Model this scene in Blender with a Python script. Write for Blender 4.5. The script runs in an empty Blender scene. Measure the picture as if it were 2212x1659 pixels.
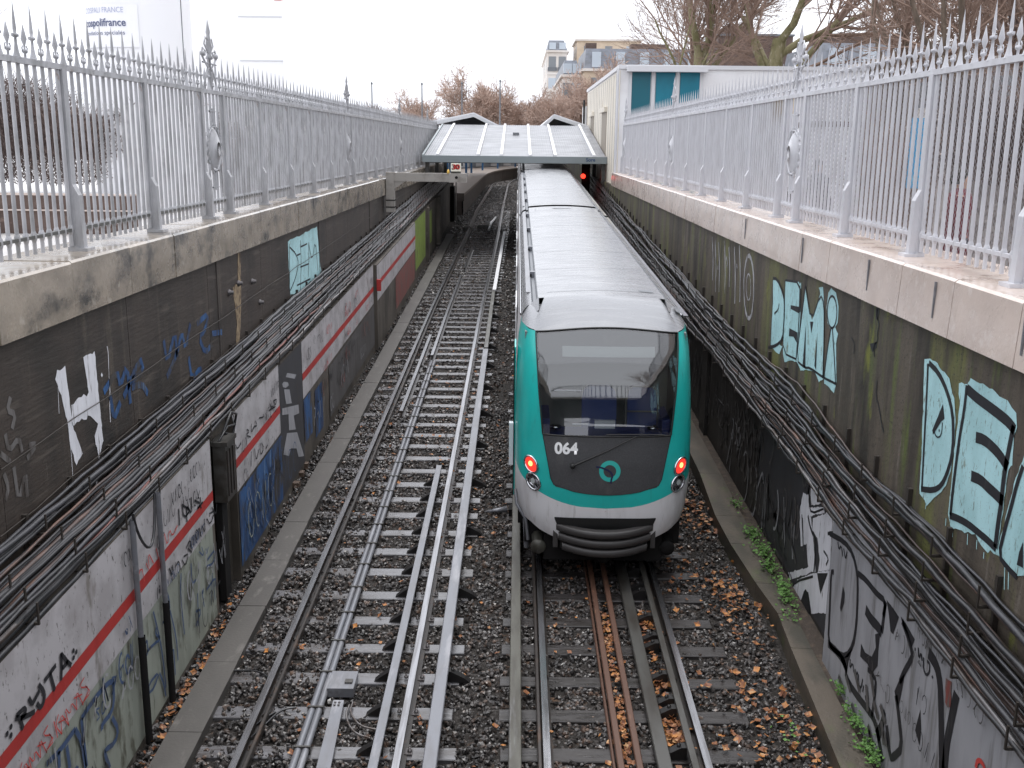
import bpy, math, random
import numpy as np
from mathutils import Vector, Matrix
from mathutils.geometry import tessellate_polygon
random.seed(7); RS = np.random.RandomState(11)
SC = bpy.context.scene; COL = SC.collection
# ---------------------------------------------------------------- camera
FPX, CX, CY = 2236.0, 1106.0, 829.5       # focal length and centre in units of a 2212 px wide view
ROLL = math.radians(0.6); PITCH = 0.22875441; YAW = 0.0032880366; CZ = 5.47
cam_d = bpy.data.cameras.new('camera'); cam = bpy.data.objects.new('camera', cam_d); COL.objects.link(cam)
cam_d.sensor_width = 36.0; cam_d.lens = 36.0 * FPX / 2212.0; cam_d.clip_end = 2000; cam_d.clip_start = 0.05
cam.matrix_world = (Matrix.Translation((0, 0, CZ)) @ Matrix.Rotation(YAW, 4, 'Z') @ Matrix.Rotation(math.pi/2 - PITCH, 4, 'X')
                    @ Matrix.Rotation(ROLL, 4, 'Z'))
SC.camera = cam
# ---------------------------------------------------------------- sky, sun, exposure
W = bpy.data.worlds.new('World'); SC.world = W; W.use_nodes = True
wn = W.node_tree.nodes; wl = W.node_tree.links; wn.clear()
sky = wn.new('ShaderNodeTexSky'); sky.sky_type = 'NISHITA'; sky.sun_disc = False
sky.sun_elevation = math.radians(76); sky.sun_rotation = math.radians(12); sky.dust_density = 6; sky.air_density = 1.0; sky.ozone_density = 1.0
hs = wn.new('ShaderNodeHueSaturation'); hs.inputs['Saturation'].default_value = 0.12
mxw = wn.new('ShaderNodeMixRGB'); mxw.inputs[0].default_value = 0.55; mxw.inputs[2].default_value = (9.2, 9.5, 10.3, 1)
bg = wn.new('ShaderNodeBackground'); bg.inputs['Strength'].default_value = 0.12
wo = wn.new('ShaderNodeOutputWorld')
wl.new(sky.outputs[0], hs.inputs['Color']); wl.new(hs.outputs[0], mxw.inputs[1]); wl.new(mxw.outputs[0], bg.inputs[0]); wl.new(bg.outputs[0], wo.inputs[0])
sun_d = bpy.data.lights.new('sun', 'SUN'); sun_d.energy = 0.6; sun_d.angle = math.radians(25); sun_d.color = (1, .97, .93)
sun = bpy.data.objects.new('sun', sun_d); COL.objects.link(sun); sun.rotation_euler = (math.radians(-14), 0, math.radians(12))
SC.view_settings.view_transform = 'Standard'; SC.view_settings.look = 'None'; SC.view_settings.exposure = 1.0; SC.view_settings.gamma = 1

def ray(x, y):
    x -= CX; y -= CY; c, s = math.cos(ROLL), math.sin(ROLL)
    x, y = x*c + y*s, -x*s + y*c
    X = x; Y = FPX*math.cos(PITCH) - y*math.sin(PITCH); Z = -y*math.cos(PITCH) - FPX*math.sin(PITCH)
    a = YAW
    return (X*math.cos(a) - Y*math.sin(a), X*math.sin(a) + Y*math.cos(a), Z)
def onX(x, y, X0):
    d = ray(x, y); t = X0/d[0]; return (d[1]*t, d[2]*t + CZ)      # (Y, Z) on the wall plane X = X0
def g(Y):                                                        # height of the rail head: the line climbs to the station
    return .033*(min(Y, 60) - 8.3)
# ---------------------------------------------------------------- mesh helpers
class MB:
    def __init__(s): s.v = []; s.f = []; s.m = []; s.sm = []
    def add(s, vs, fs, mi=0, smooth=False):
        b = len(s.v); s.v.extend([tuple(p) for p in vs]); s.f.extend([tuple(i+b for i in f) for f in fs])
        s.m.extend([mi]*len(fs)); s.sm.extend([smooth]*len(fs)); return s
    def box(s, x0, x1, y0, y1, z0, z1, mi=0, slope=False, bev=0):
        a, b = (g(y0), g(y1)) if slope else (0, 0)
        vs = [(x0,y0,z0+a),(x1,y0,z0+a),(x1,y1,z0+b),(x0,y1,z0+b),(x0,y0,z1+a),(x1,y0,z1+a),(x1,y1,z1+b),(x0,y1,z1+b)]
        return s.add(vs, [(0,3,2,1),(4,5,6,7),(0,1,5,4),(1,2,6,5),(2,3,7,6),(3,0,4,7)], mi)
    def prism(s, prof, ys, fx=None, fz=None, mi=0, smooth=False, cap=True):
        """profile [(x,z)] swept along y at stations ys; fx, fz give shifts"""
        n = len(prof); vs = []; fs = []
        for y in ys:
            dx = fx(y) if fx else 0; dz = fz(y) if fz else 0
            vs += [(px+dx, y, pz+dz) for px, pz in prof]
        for i in range(len(ys)-1):
            for j in range(n):
                k = (j+1) % n; fs.append((i*n+j, i*n+k, (i+1)*n+k, (i+1)*n+j))
        if cap: fs += [tuple(range(n-1,-1,-1)), tuple((len(ys)-1)*n+j for j in range(n))]
        return s.add(vs, fs, mi, smooth)
    def tube(s, pts, r, n=6, mi=0, smooth=True, cap=False):
        pts = [Vector(p) for p in pts]; rs = r if isinstance(r, (list, tuple)) else [r]*len(pts)
        vs = []; fs = []; up = Vector((0,0,1)); prev = None
        for i, p in enumerate(pts):
            d = (pts[min(i+1, len(pts)-1)] - pts[max(i-1, 0)])
            d = d.normalized() if d.length > 1e-9 else Vector((0,1,0))
            ref = prev if prev is not None else (up if abs(d.z) < .9 else Vector((1,0,0)))
            a = (ref - d*ref.dot(d)); a = a.normalized() if a.length > 1e-6 else d.orthogonal().normalized()
            prev = a; b = d.cross(a)
            for j in range(n):
                t = 2*math.pi*j/n; vs.append(p + (a*math.cos(t) + b*math.sin(t))*rs[i])
        for i in range(len(pts)-1):
            for j in range(n):
                k = (j+1) % n; fs.append((i*n+j, i*n+k, (i+1)*n+k, (i+1)*n+j))
        if cap: fs += [tuple(range(n-1,-1,-1)), tuple((len(pts)-1)*n+j for j in range(n))]
        return s.add(vs, fs, mi, smooth)
    def lathe(s, c, prof, n=12, axis='z', mi=0, smooth=True):
        vs = []; fs = []
        for r, h in prof:
            for j in range(n):
                t = 2*math.pi*j/n; a, b = r*math.cos(t), r*math.sin(t)
                vs.append({'z':(c[0]+a,c[1]+b,c[2]+h),'y':(c[0]+a,c[1]+h,c[2]+b),'x':(c[0]+h,c[1]+a,c[2]+b)}[axis])
        for i in range(len(prof)-1):
            for j in range(n):
                k = (j+1) % n; fs.append((i*n+j, i*n+k, (i+1)*n+k, (i+1)*n+j))
        return s.add(vs, fs, mi, smooth)
    def build(s, name, mats, parent=None):
        me = bpy.data.meshes.new(name); me.from_pydata(s.v, [], s.f)
        mats = mats if isinstance(mats, (list, tuple)) else [mats]
        for m in mats: me.materials.append(m)
        me.polygons.foreach_set('material_index', s.m); me.polygons.foreach_set('use_smooth', s.sm)
        me.update()
        return link(name, me, parent)
def link(name, me, parent=None):
    o = bpy.data.objects.new(name, me); COL.objects.link(o)
    if parent is not None:
        o.parent = parent
        pl = PLOC.get(parent.name, Vector((0,0,0))); o.matrix_parent_inverse = Matrix.Translation(-pl)
        PLOC[o.name] = Vector((0,0,0))
    return o
PLOC = {}
def tag(o, label, cat, group=None):
    o['label'] = label; o['category'] = cat
    if group: o['group'] = group
    return o
def thing(name, label, cat, loc=(0,0,0), group=None):
    o = bpy.data.objects.new(name, None); COL.objects.link(o); o.location = loc; o.empty_display_size = .1
    PLOC[o.name] = Vector(loc); return tag(o, label, cat, group)
def setting(o, kind='structure'): o['kind'] = kind; return o
def npmesh(name, V, F, mats, parent=None, mi=None, smooth=False):
    """big meshes from numpy: F is an (n,3) or (n,4) array"""
    me = bpy.data.meshes.new(name); V = np.asarray(V, dtype=np.float32); F = np.asarray(F, dtype=np.int32); k = F.shape[1]
    me.vertices.add(len(V)); me.vertices.foreach_set('co', V.ravel()); me.loops.add(F.size); me.loops.foreach_set('vertex_index', F.ravel())
    me.polygons.add(len(F)); me.polygons.foreach_set('loop_start', np.arange(0, F.size, k, dtype=np.int32)); me.polygons.foreach_set('loop_total', np.full(len(F), k, dtype=np.int32))
    for m in (mats if isinstance(mats, (list, tuple)) else [mats]): me.materials.append(m)
    if mi is not None: me.polygons.foreach_set('material_index', np.asarray(mi, dtype=np.int32))
    me.polygons.foreach_set('use_smooth', np.full(len(F), smooth))
    me.update(calc_edges=True); me.validate()
    return link(name, me, parent)
# ---------------------------------------------------------------- materials
def M(name, col, rough=.6, metal=0, layers=(), bump=0, bsc=(30,30,30), alpha=None, emit=None, spec=.5, coat=0, rlay=None):
    """layers: (colour, (sx,sy,sz), lo, hi[, detail]) laid over the base colour through a noise mask"""
    m = bpy.data.materials.new(name); m.use_nodes = True; nt = m.node_tree; N = nt.nodes; L = nt.links
    b = N['Principled BSDF']; b.inputs['Roughness'].default_value = rough; b.inputs['Metallic'].default_value = metal
    b.inputs['Specular IOR Level'].default_value = spec; b.inputs['Coat Weight'].default_value = coat; b.inputs['Coat Roughness'].default_value = .12
    b.inputs['Base Color'].default_value = (*col, 1)
    tc = N.new('ShaderNodeTexCoord'); prev = None
    def noise(sc, det=5, rgh=.6):
        mp = N.new('ShaderNodeMapping'); mp.inputs['Scale'].default_value = sc; L.new(tc.outputs['Object'], mp.inputs[0])
        no = N.new('ShaderNodeTexNoise'); no.inputs['Scale'].default_value = 1; no.inputs['Detail'].default_value = det
        no.inputs['Roughness'].default_value = rgh; L.new(mp.outputs[0], no.inputs['Vector']); return no
    for i, la in enumerate(layers):
        no = noise(la[1], la[4] if len(la) > 4 else 5)
        mp = N.new('ShaderNodeLocation') if False else N.new('ShaderNodeMapRange'); mp.inputs[1].default_value = la[2]; mp.inputs[2].default_value = la[3]
        L.new(no.outputs['Fac'], mp.inputs[0])
        mx = N.new('ShaderNodeMixRGB'); mx.inputs[2].default_value = (*la[0], 1); L.new(mp.outputs[0], mx.inputs[0])
        if prev is None: mx.inputs[1].default_value = (*col, 1)
        else: L.new(prev.outputs[0], mx.inputs[1])
        prev = mx
    if prev is not None: L.new(prev.outputs[0], b.inputs['Base Color'])
    if rlay:
        no = noise(rlay[0]); mr = N.new('ShaderNodeMapRange'); mr.inputs[1].default_value = .35; mr.inputs[2].default_value = .65
        mr.inputs[3].default_value = rlay[1]; mr.inputs[4].default_value = rlay[2]; L.new(no.outputs['Fac'], mr.inputs[0]); L.new(mr.outputs[0], b.inputs['Roughness'])
    if bump:
        no = noise(bsc, 6); bp = N.new('ShaderNodeBump'); bp.inputs['Strength'].default_value = 1; bp.inputs['Distance'].default_value = bump
        L.new(no.outputs['Fac'], bp.inputs['Height']); L.new(bp.outputs[0], b.inputs['Normal'])
    if emit: b.inputs['Emission Color'].default_value = (*emit[0], 1); b.inputs['Emission Strength'].default_value = emit[1]
    return m
def glassmat(name, tint, refl, rough=.02):
    m = bpy.data.materials.new(name); m.use_nodes = True; nt = m.node_tree; N = nt.nodes; L = nt.links; N.clear()
    o = N.new('ShaderNodeOutputMaterial'); t = N.new('ShaderNodeBsdfTransparent'); t.inputs[0].default_value = (*tint, 1)
    gl = N.new('ShaderNodeBsdfGlossy'); gl.inputs['Roughness'].default_value = rough; gl.inputs[0].default_value = (1,1,1,1)
    fr = N.new('ShaderNodeFresnel'); fr.inputs[0].default_value = 1.5
    ma = N.new('ShaderNodeMath'); ma.operation = 'ADD'; ma.inputs[1].default_value = refl; ma.use_clamp = True
    mx = N.new('ShaderNodeMixShader'); L.new(fr.outputs[0], ma.inputs[0]); L.new(ma.outputs[0], mx.inputs[0]); L.new(t.outputs[0], mx.inputs[1]); L.new(gl.outputs[0], mx.inputs[2]); L.new(mx.outputs[0], o.inputs[0])
    return m
m_wallL = M('wet_dark_concrete', (.052,.040,.033), .55, layers=[((.035,.028,.024),(1,2.2,.25),.42,.62),((.10,.082,.064),(1,5,.35),.56,.72),((.02,.017,.015),(1,.6,.9),.5,.66),((.16,.14,.12),(1,16,1.2),.66,.78),((.025,.02,.017),(40,40,40),.56,.66),((.085,.07,.058),(1,.8,9),.58,.68)], bump=.006, bsc=(14,3,26))
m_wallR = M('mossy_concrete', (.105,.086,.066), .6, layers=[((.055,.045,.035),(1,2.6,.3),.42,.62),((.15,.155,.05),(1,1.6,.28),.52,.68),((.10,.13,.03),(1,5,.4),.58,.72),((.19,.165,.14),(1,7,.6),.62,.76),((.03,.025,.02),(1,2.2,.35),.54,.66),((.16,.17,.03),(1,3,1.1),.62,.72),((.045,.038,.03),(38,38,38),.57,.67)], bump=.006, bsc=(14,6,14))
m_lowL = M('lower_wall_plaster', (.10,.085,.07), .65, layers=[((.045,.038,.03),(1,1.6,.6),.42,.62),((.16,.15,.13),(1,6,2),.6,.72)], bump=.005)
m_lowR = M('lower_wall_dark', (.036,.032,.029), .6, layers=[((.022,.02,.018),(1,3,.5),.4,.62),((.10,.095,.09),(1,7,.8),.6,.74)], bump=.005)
m_copL = M('stained_coping_stone', (.33,.275,.215), .5, coat=.8, layers=[((.20,.165,.125),(2,2,3),.4,.65),((.045,.04,.033),(1.2,1.5,2.4),.52,.66),((.42,.37,.31),(6,6,6),.6,.75)], bump=.004, rlay=((3,3,3),.12,.5))
m_copR = M('pale_coping_stone', (.60,.50,.44), .45, coat=.5, layers=[((.50,.41,.36),(2,2,2),.4,.65),((.33,.26,.22),(3,6,1.2),.62,.8),((.68,.60,.55),(8,8,8),.55,.75)], bump=.002, rlay=((3,3,3),.15,.5))

m_joint = M('dark_joint', (.06,.05,.045), .8)
m_ballast = M('ballast_ground', (.026,.023,.021), .85, spec=.15, layers=[((.065,.06,.057),(26,26,26),.5,.62),((.02,.018,.016),(30,30,30),.52,.62),((.12,.075,.05),(5,5,5),.6,.75)], bump=.03, bsc=(22,22,22))
m_stone = M('ballast_stone', (.070,.062,.058), .26, layers=[((.032,.029,.028),(17,17,17),.42,.56,1),((.19,.18,.175),(23,23,23),.58,.68,1),((.12,.080,.06),(11,11,11),.56,.68,1),((.022,.020,.019),(1.1,.8,1),.50,.68,3)], rlay=((20,20,20),.15,.55))
m_woodR = M('dark_sleeper_wood', (.040,.036,.036), .3, layers=[((.026,.022,.02),(4,30,30),.42,.6),((.075,.07,.07),(5,40,40),.58,.7)], bump=.003, bsc=(5,60,60), rlay=((4,20,20),.2,.5))
m_wood = M('wet_sheen_sleeper_wood', (.12,.118,.125), .2, spec=.8, layers=[((.06,.053,.05),(1.3,2.5,30),.45,.6),((.17,.17,.18),(5,40,40),.58,.7),((.05,.04,.035),(3,40,40),.60,.68)], bump=.003, bsc=(5,60,60), rlay=((3,6,6),.08,.3))  # wet wood; its bluish grey also holds reflected sky in the base colour
m_woodold = M('rotten_brown_wood', (.13,.09,.07), .6, layers=[((.07,.045,.03),(4,30,30),.42,.6)], bump=.004)
m_rail = M('polished_rail_head', (.34,.34,.355), .24, .95, layers=[((.22,.215,.22),(20,1,20),.45,.65)])
m_railside = M('brown_rail_web', (.040,.034,.031), .35, .3, layers=[((.085,.055,.04),(8,3,8),.54,.7)])
m_steel = M('painted_grey_steel', (.185,.19,.21), .33, .25, layers=[((.16,.16,.17),(9,2,9),.42,.65),((.29,.29,.31),(6,1.2,6),.55,.7)], bump=.0008, bsc=(60,60,60))
m_olive = M('olive_grey_steel', (.10,.097,.082), .38, .3, layers=[((.06,.055,.045),(6,1.3,6),.42,.62),((.22,.22,.23),(6,.7,6),.58,.74)])
m_darkst = M('dark_wet_steel', (.075,.073,.068), .38, .2, layers=[((.04,.035,.03),(5,1,5),.42,.62)])
m_rust = M('rusty_steel', (.095,.048,.032), .5, .1, layers=[((.09,.045,.03),(9,2,9),.42,.62),((.17,.085,.05),(12,4,12),.6,.72)])
m_chair = M('black_insulator', (.012,.011,.011), .45)
m_bolt = M('dark_bolt', (.12,.11,.11), .35, .6)
m_curb = M('concrete_slab', (.070,.064,.058), .62, layers=[((.06,.055,.05),(3,1.2,3),.42,.62),((.125,.115,.105),(7,3,7),.58,.72)], bump=.003)
m_curbR = M('mossy_kerb_concrete', (.095,.078,.06), .5, layers=[((.05,.045,.034),(3,1,3),.42,.62),((.07,.085,.035),(4,2,4),.58,.72)], bump=.006)
m_cab = [M('black_cable', (.02,.02,.022), .32, layers=[((.045,.043,.045),(9,3,9),.5,.65)]), M('grey_cable', (.05,.05,.056), .36, layers=[((.028,.028,.03),(9,3,9),.45,.62)]),
         M('brown_cable', (.055,.038,.033), .4, layers=[((.14,.075,.055),(9,2,9),.5,.66)]), M('faded_red_cable', (.15,.055,.045), .45, layers=[((.05,.035,.03),(6,1.4,6),.45,.6)]),
         M('metal_sheath_cable', (.20,.19,.19), .35, .5, layers=[((.08,.06,.05),(9,2,9),.45,.62)])]
m_bracket = M('cable_bracket_iron', (.05,.042,.036), .5, .3)
m_fence = M('grey_fence_paint', (.56,.56,.59), .38, layers=[((.47,.465,.49),(5,5,2),.42,.66),((.52,.52,.56),(9,9,9),.6,.74)], bump=.0006, bsc=(80,80,80))
m_fenceL = M('weathered_fence_paint', (.40,.40,.42), .4, layers=[((.25,.25,.255),(5,5,2),.42,.66),((.44,.43,.44),(9,9,5),.58,.72),((.20,.13,.09),(7,7,4),.69,.76)], bump=.0006, bsc=(80,80,80))
m_rustrail = M('dark_lower_rail', (.10,.10,.095), .45, .2, layers=[((.17,.12,.09),(6,6,6),.6,.7)])
m_wire = M('fence_wire', (.30,.29,.30), .4, .4)
m_teal = M('teal_train_paint', (.016,.46,.42), .3, coat=.3, layers=[((.018,.40,.365),(2,2,2),.4,.7),((.03,.27,.245),(9,9,1.1),.60,.80),((.05,.20,.18),(50,50,22),.68,.76)])
m_white = M('white_train_paint', (.70,.69,.70), .35, coat=.2, layers=[((.55,.53,.53),(5,5,1.0),.48,.72),((.34,.32,.30),(12,12,1.4),.62,.80),((.25,.22,.20),(45,45,18),.68,.76)])
m_roof = M('silver_roof_paint', (.21,.215,.228), .28, .2, layers=[((.21,.215,.23),(1,3,2),.42,.66),((.18,.18,.188),(1.5,16,3),.56,.74),((.28,.285,.30),(.6,9,3),.56,.7),((.16,.15,.14),(26,26,26),.70,.76)], bump=.0006, bsc=(2,30,3), rlay=((2,10,3),.18,.34))
m_groove = M('dark_roof_gutter', (.15,.16,.175), .45)
m_mask = M('dark_front_panel', (.05,.05,.053), .38, layers=[((.065,.065,.068),(60,60,60),.45,.6),((.085,.082,.08),(6,6,1.2),.58,.75)])
m_gasket = M('black_rubber', (.012,.012,.012), .5)
m_under = M('underframe_black', (.012,.011,.011), .8, spec=.2)
m_glass = glassmat('train_glass', (.80,.83,.83), .10)
m_lampglass = glassmat('lamp_glass', (.9,.9,.9), .06)
m_chrome = M('chrome', (.55,.55,.57), .15, 1)
m_redlamp = M('lit_red_lamp', (.45,.03,.02), .3, emit=((1,.045,.03), .55)); m_redcore = M('lit_lamp_core', (1,.3,.1), .3, emit=((1,.22,.06), 3)); m_sigred = M('signal_red', (.6,.03,.02), .3, emit=((1,.03,.015), 2.2))
m_seat = M('navy_seat', (.022,.042,.16), .6); m_desk = M('blue_desk', (.015,.03,.16), .5); m_cabwall = M('cab_wall', (.36,.38,.38), .6); m_cabdark = M('cab_dark', (.16,.17,.175), .6)
m_paper = M('white_paper', (.7,.72,.75), .6)
m_num = M('white_number', (.82,.82,.82), .5); m_navy = M('navy_line', (.01,.015,.06), .4); m_logo = M('jade_logo', (.03,.42,.37), .4)
m_siding = M('cream_building_siding', (.74,.69,.60), .6, layers=[((.66,.60,.50),(1,5,.3),.45,.65),((.55,.46,.34),(1,2,1.2),.6,.75)])
m_whitewall = M('white_render', (.86,.86,.87), .6, layers=[((.78,.77,.78),(1,1,1),.45,.65)])
m_tealpanel = M('blue_green_panel', (.0,.20,.29), .4, layers=[((.0,.15,.22),(1.4,1,.8),.35,.7)])
m_canopy = M('canopy_grey_sheet', (.235,.24,.26), .42, layers=[((.20,.205,.22),(1,2,1),.42,.62),((.27,.275,.29),(.8,6,1),.55,.7)], rlay=((1,3,1),.3,.5))
m_batten = M('white_batten', (.66,.66,.68), .45)
m_beam = M('concrete_beam', (.30,.28,.255), .6, layers=[((.20,.18,.16),(3,3,3),.45,.65)])
m_platform = M('platform_slab', (.15,.12,.10), .6, layers=[((.15,.12,.10),(2,2,2),.42,.62)]); m_platside = M('platform_side', (.07,.055,.045), .7, layers=[((.04,.03,.026),(1,2,2),.45,.62)])
m_bluepost = M('blue_post', (.02,.09,.20), .4)
m_tile = M('white_station_panel', (.62,.63,.65), .4); m_greypanel = M('grey_station_panel', (.30,.32,.35), .45)
m_street = M('wet_pale_pavement', (.50,.49,.49), .4, layers=[((.42,.41,.40),(.4,.4,1),.42,.62),((.30,.28,.27),(2,2,1),.6,.75)])
m_streetR = M('street_asphalt', (.12,.11,.11), .5, layers=[((.22,.20,.19),(1,1,1),.45,.62),((.30,.28,.27),(14,14,14),.56,.66)])
m_bark = M('tree_bark', (.16,.12,.09), .8, layers=[((.10,.075,.055),(6,6,1.5),.42,.62),((.22,.17,.13),(4,4,4),.6,.72)])
m_barkmoss = M('mossy_plane_bark', (.21,.185,.10), .8, layers=[((.13,.12,.05),(4,4,1.2),.42,.6),((.36,.32,.24),(5,5,2),.58,.7),((.10,.07,.045),(3,3,3),.6,.72)])
m_twig = M('brown_twigs', (.19,.125,.095), .8, layers=[((.26,.18,.14),(.6,.6,.6),.45,.62)]); m_twigfar = M('hazed_far_twigs', (.46,.34,.28), .9, layers=[((.34,.25,.205),(.3,.3,.3),.45,.62)]); m_twigdark = M('dark_twigs', (.085,.06,.055), .8, layers=[((.14,.10,.085),(.8,.8,.8),.45,.62)])  # far twigs are paled: distance haze is mixed into their colour
m_hauss = M('cream_limestone', (.66,.54,.41), .7, layers=[((.56,.45,.33),(.6,.6,.6),.42,.62),((.72,.62,.50),(2,2,2),.6,.72)])
m_pale = M('pale_stucco', (.74,.70,.66), .7, layers=[((.66,.60,.54),(.5,.5,.5),.42,.62)])
m_zinc = M('hazed_slate_mansard', (.22,.235,.27), .5, layers=[((.18,.19,.21),(2,2,4),.45,.62)]); m_win = M('hazed_dark_window', (.22,.235,.25), .3); m_winlight = M('pale_window', (.50,.56,.62), .25)  # mansard and window tones lightened to carry the haze on the far houses
m_brick = M('brown_brick', (.13,.09,.075), .8, layers=[((.09,.06,.05),(1,1,2),.42,.62),((.18,.125,.105),(3,3,6),.58,.7)])
m_leaf = M('fallen_leaf', (.20,.075,.025), .6, layers=[((.42,.175,.045),(9,9,9),.5,.6,1),((.16,.06,.03),(13,13,13),.52,.62,1),((.42,.24,.11),(17,17,17),.6,.68,1)])
m_weed = M('green_weed', (.075,.17,.03), .6, layers=[((.12,.26,.05),(20,20,20),.5,.62)])
m_skin = M('skin', (.42,.27,.2), .5); m_coat = M('dark_coat', (.03,.032,.045), .8); m_redcoat = M('red_jacket', (.28,.02,.03), .7); m_hair = M('dark_hair', (.02,.015,.01), .7)
def paint(name, col, wear=(.055,.045,.038), lo=.60, hi=.68, sc=(1,14,2.2)):
    return M(name, col, .55, layers=[(tuple(c*.82 for c in col), (1,5,1.2), .42, .64), (wear, sc, lo, hi)])
p_cyan = M('cyan_spray_paint', (.43,.68,.71), .6, layers=[((.34,.56,.58),(1,3,1.4),.42,.64),((.16,.19,.17),(1,40,9),.60,.67),((.20,.22,.17),(1,5,2.5),.66,.72),((.11,.10,.08),(1,90,60),.64,.69)]); p_black = paint('black_spray_paint', (.018,.018,.022), (.05,.05,.05), .62, .75)
p_white = paint('white_spray_paint', (.74,.74,.78), (.12,.10,.09), .60, .66, (1,20,2)); p_blue = M('blue_spray_paint', (.028,.095,.24), .55, layers=[((.015,.04,.11),(1,5,1.2),.42,.6),((.05,.045,.042),(1,3,1.6),.50,.60),((.12,.20,.33),(1,9,1.6),.60,.70),((.05,.04,.035),(1,20,6),.60,.7)])
p_silver = paint('silver_spray_paint', (.34,.34,.36), (.15,.145,.14), .56, .72, (1,8,.8)); p_red = paint('red_stripe_paint', (.40,.030,.026), (.12,.05,.04), .68, .74)
p_redthin = paint('thin_red_paint', (.55,.06,.05)); p_band = M('white_band_paint', (.44,.42,.43), .55, layers=[((.34,.32,.325),(1,2.5,2.5),.42,.6),((.12,.11,.10),(1,26,14),.61,.67),((.20,.18,.165),(1,3,1.2),.60,.70)]); p_green = paint('grey_green_paint', (.29,.31,.265), (.10,.10,.075), .54, .66, (1,6,2.4))
p_darkgrey = paint('dark_grey_paint', (.045,.045,.05)); p_ghost = paint('faded_white_paint', (.15,.14,.135), (.05,.04,.035), .48, .6, (1,8,1)); p_palered = paint('dusty_red_paint', (.24,.07,.06), (.12,.10,.09), .48, .6)
p_moss = paint('yellow_green_paint', (.22,.30,.06), (.10,.11,.05), .55, .68, (1,5,2)); p_lgrey = paint('light_grey_paint', (.33,.33,.35)); p_blueg = paint('blue_letter_paint', (.05,.085,.17))
p_midgrey = paint('streaky_grey_paint', (.10,.095,.095), (.05,.045,.04), .5, .64, (1,14,.8)); p_streak = paint('pale_streak_paint', (.42,.42,.44), (.07,.065,.055), .52, .60, (1,22,1.2))
# ================================================================ ground and setting
def strip(vs_rows):                                              # grid of rows of points -> quads
    n = len(vs_rows[0]); V = [p for r in vs_rows for p in r]
    F = [(i*n+j, i*n+j+1, (i+1)*n+j+1, (i+1)*n+j) for i in range(len(vs_rows)-1) for j in range(n-1)]
    return V, F
gm = MB()
gm.add([(-900,-200,3.5),(-4.4,-200,3.5),(-4.4,57,3.5),(-900,57,3.5)], [(0,1,2,3)], 0)
gm.add([(4.1,-200,3.5),(900,-200,3.5),(900,57,3.5),(4.1,57,3.5)], [(0,1,2,3)], 1)
gm.add([(-900,57,3.5),(-7.2,57,3.5),(-7.2,140,3.5),(-900,140,3.5)], [(0,1,2,3)], 0)
gm.add([(9,57,3.5),(900,57,3.5),(900,140,3.5),(9,140,3.5)], [(0,1,2,3)], 1)
gm.add([(-900,140,3.52),(900,140,3.52),(900,1500,3.52),(-900,1500,3.52)], [(0,1,2,3)], 0)
setting(gm.build('ground', [m_street, m_streetR]))
hm = MB(); hp = []                                               # low far hill on the left horizon
for i in range(41):
    x = -260 + i*8.5; hp.append((x, 420, 4.2 + 15*math.exp(-((x+110)/70)**2) + 2*math.sin(i*.9)))
V, F = strip([[(p[0], 420, 3.5) for p in hp], hp, [(p[0], 520, 3.5) for p in hp]]); hm.add(V, F)
setting(hm.build('hills', M('far_hill', (.42,.44,.47), .9, layers=[((.34,.36,.37),(.05,.05,.1),.42,.6)])))
bx = np.arange(-3.9, 4.4, .10); by = np.concatenate([np.arange(-30, 3.5, 1.5), np.arange(3.5, 30, .12), np.arange(30, 142, 1.0)])
GX, GY = np.meshgrid(bx, by); GZ = np.minimum(GY, 60); GZ = .033*(GZ-8.3) - .185 + RS.uniform(-.012, .012, GX.shape)
V = np.stack([GX.ravel(), GY.ravel(), GZ.ravel()], 1); nx, ny = len(bx), len(by)
I = (np.arange(ny-1)[:,None]*nx + np.arange(nx-1)[None,:]).ravel(); F = np.stack([I, I+1, I+nx+1, I+nx], 1)
setting(npmesh('ballast_bed', V, F, m_ballast, smooth=True))
bs = MB(); bs.add([(-7.2,57.5,1.45),(-3.8,57.5,1.45),(-3.8,142,1.45),(-7.2,142,1.45)], [(0,1,2,3)]); bs.add([(4.3,57,1.45),(9.2,57,1.45),(9.2,142,1.45),(4.3,142,1.45)], [(0,1,2,3)])
setting(bs.build('station_floor', m_ballast))
# ---- loose ballast stones
def icos():
    t = (1+5**.5)/2
    v = np.array([(-1,t,0),(1,t,0),(-1,-t,0),(1,-t,0),(0,-1,t),(0,1,t),(0,-1,-t),(0,1,-t),(t,0,-1),(t,0,1),(-t,0,-1),(-t,0,1)], float); v /= np.linalg.norm(v[0])
    f = np.array([(0,11,5),(0,5,1),(0,1,7),(0,7,10),(0,10,11),(1,5,9),(5,11,4),(11,10,2),(10,7,6),(7,1,8),(3,9,4),(3,4,2),(3,2,6),(3,6,8),(3,8,9),(4,9,5),(2,4,11),(6,2,10),(8,6,7),(9,8,1)])
    return v, f
octv = np.array([(1,0,0),(-1,0,0),(0,1,0),(0,-1,0),(0,0,1),(0,0,-1)], float); octf = np.array([(0,2,4),(2,1,4),(1,3,4),(3,0,4),(2,0,5),(1,2,5),(3,1,5),(0,3,5)])
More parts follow.
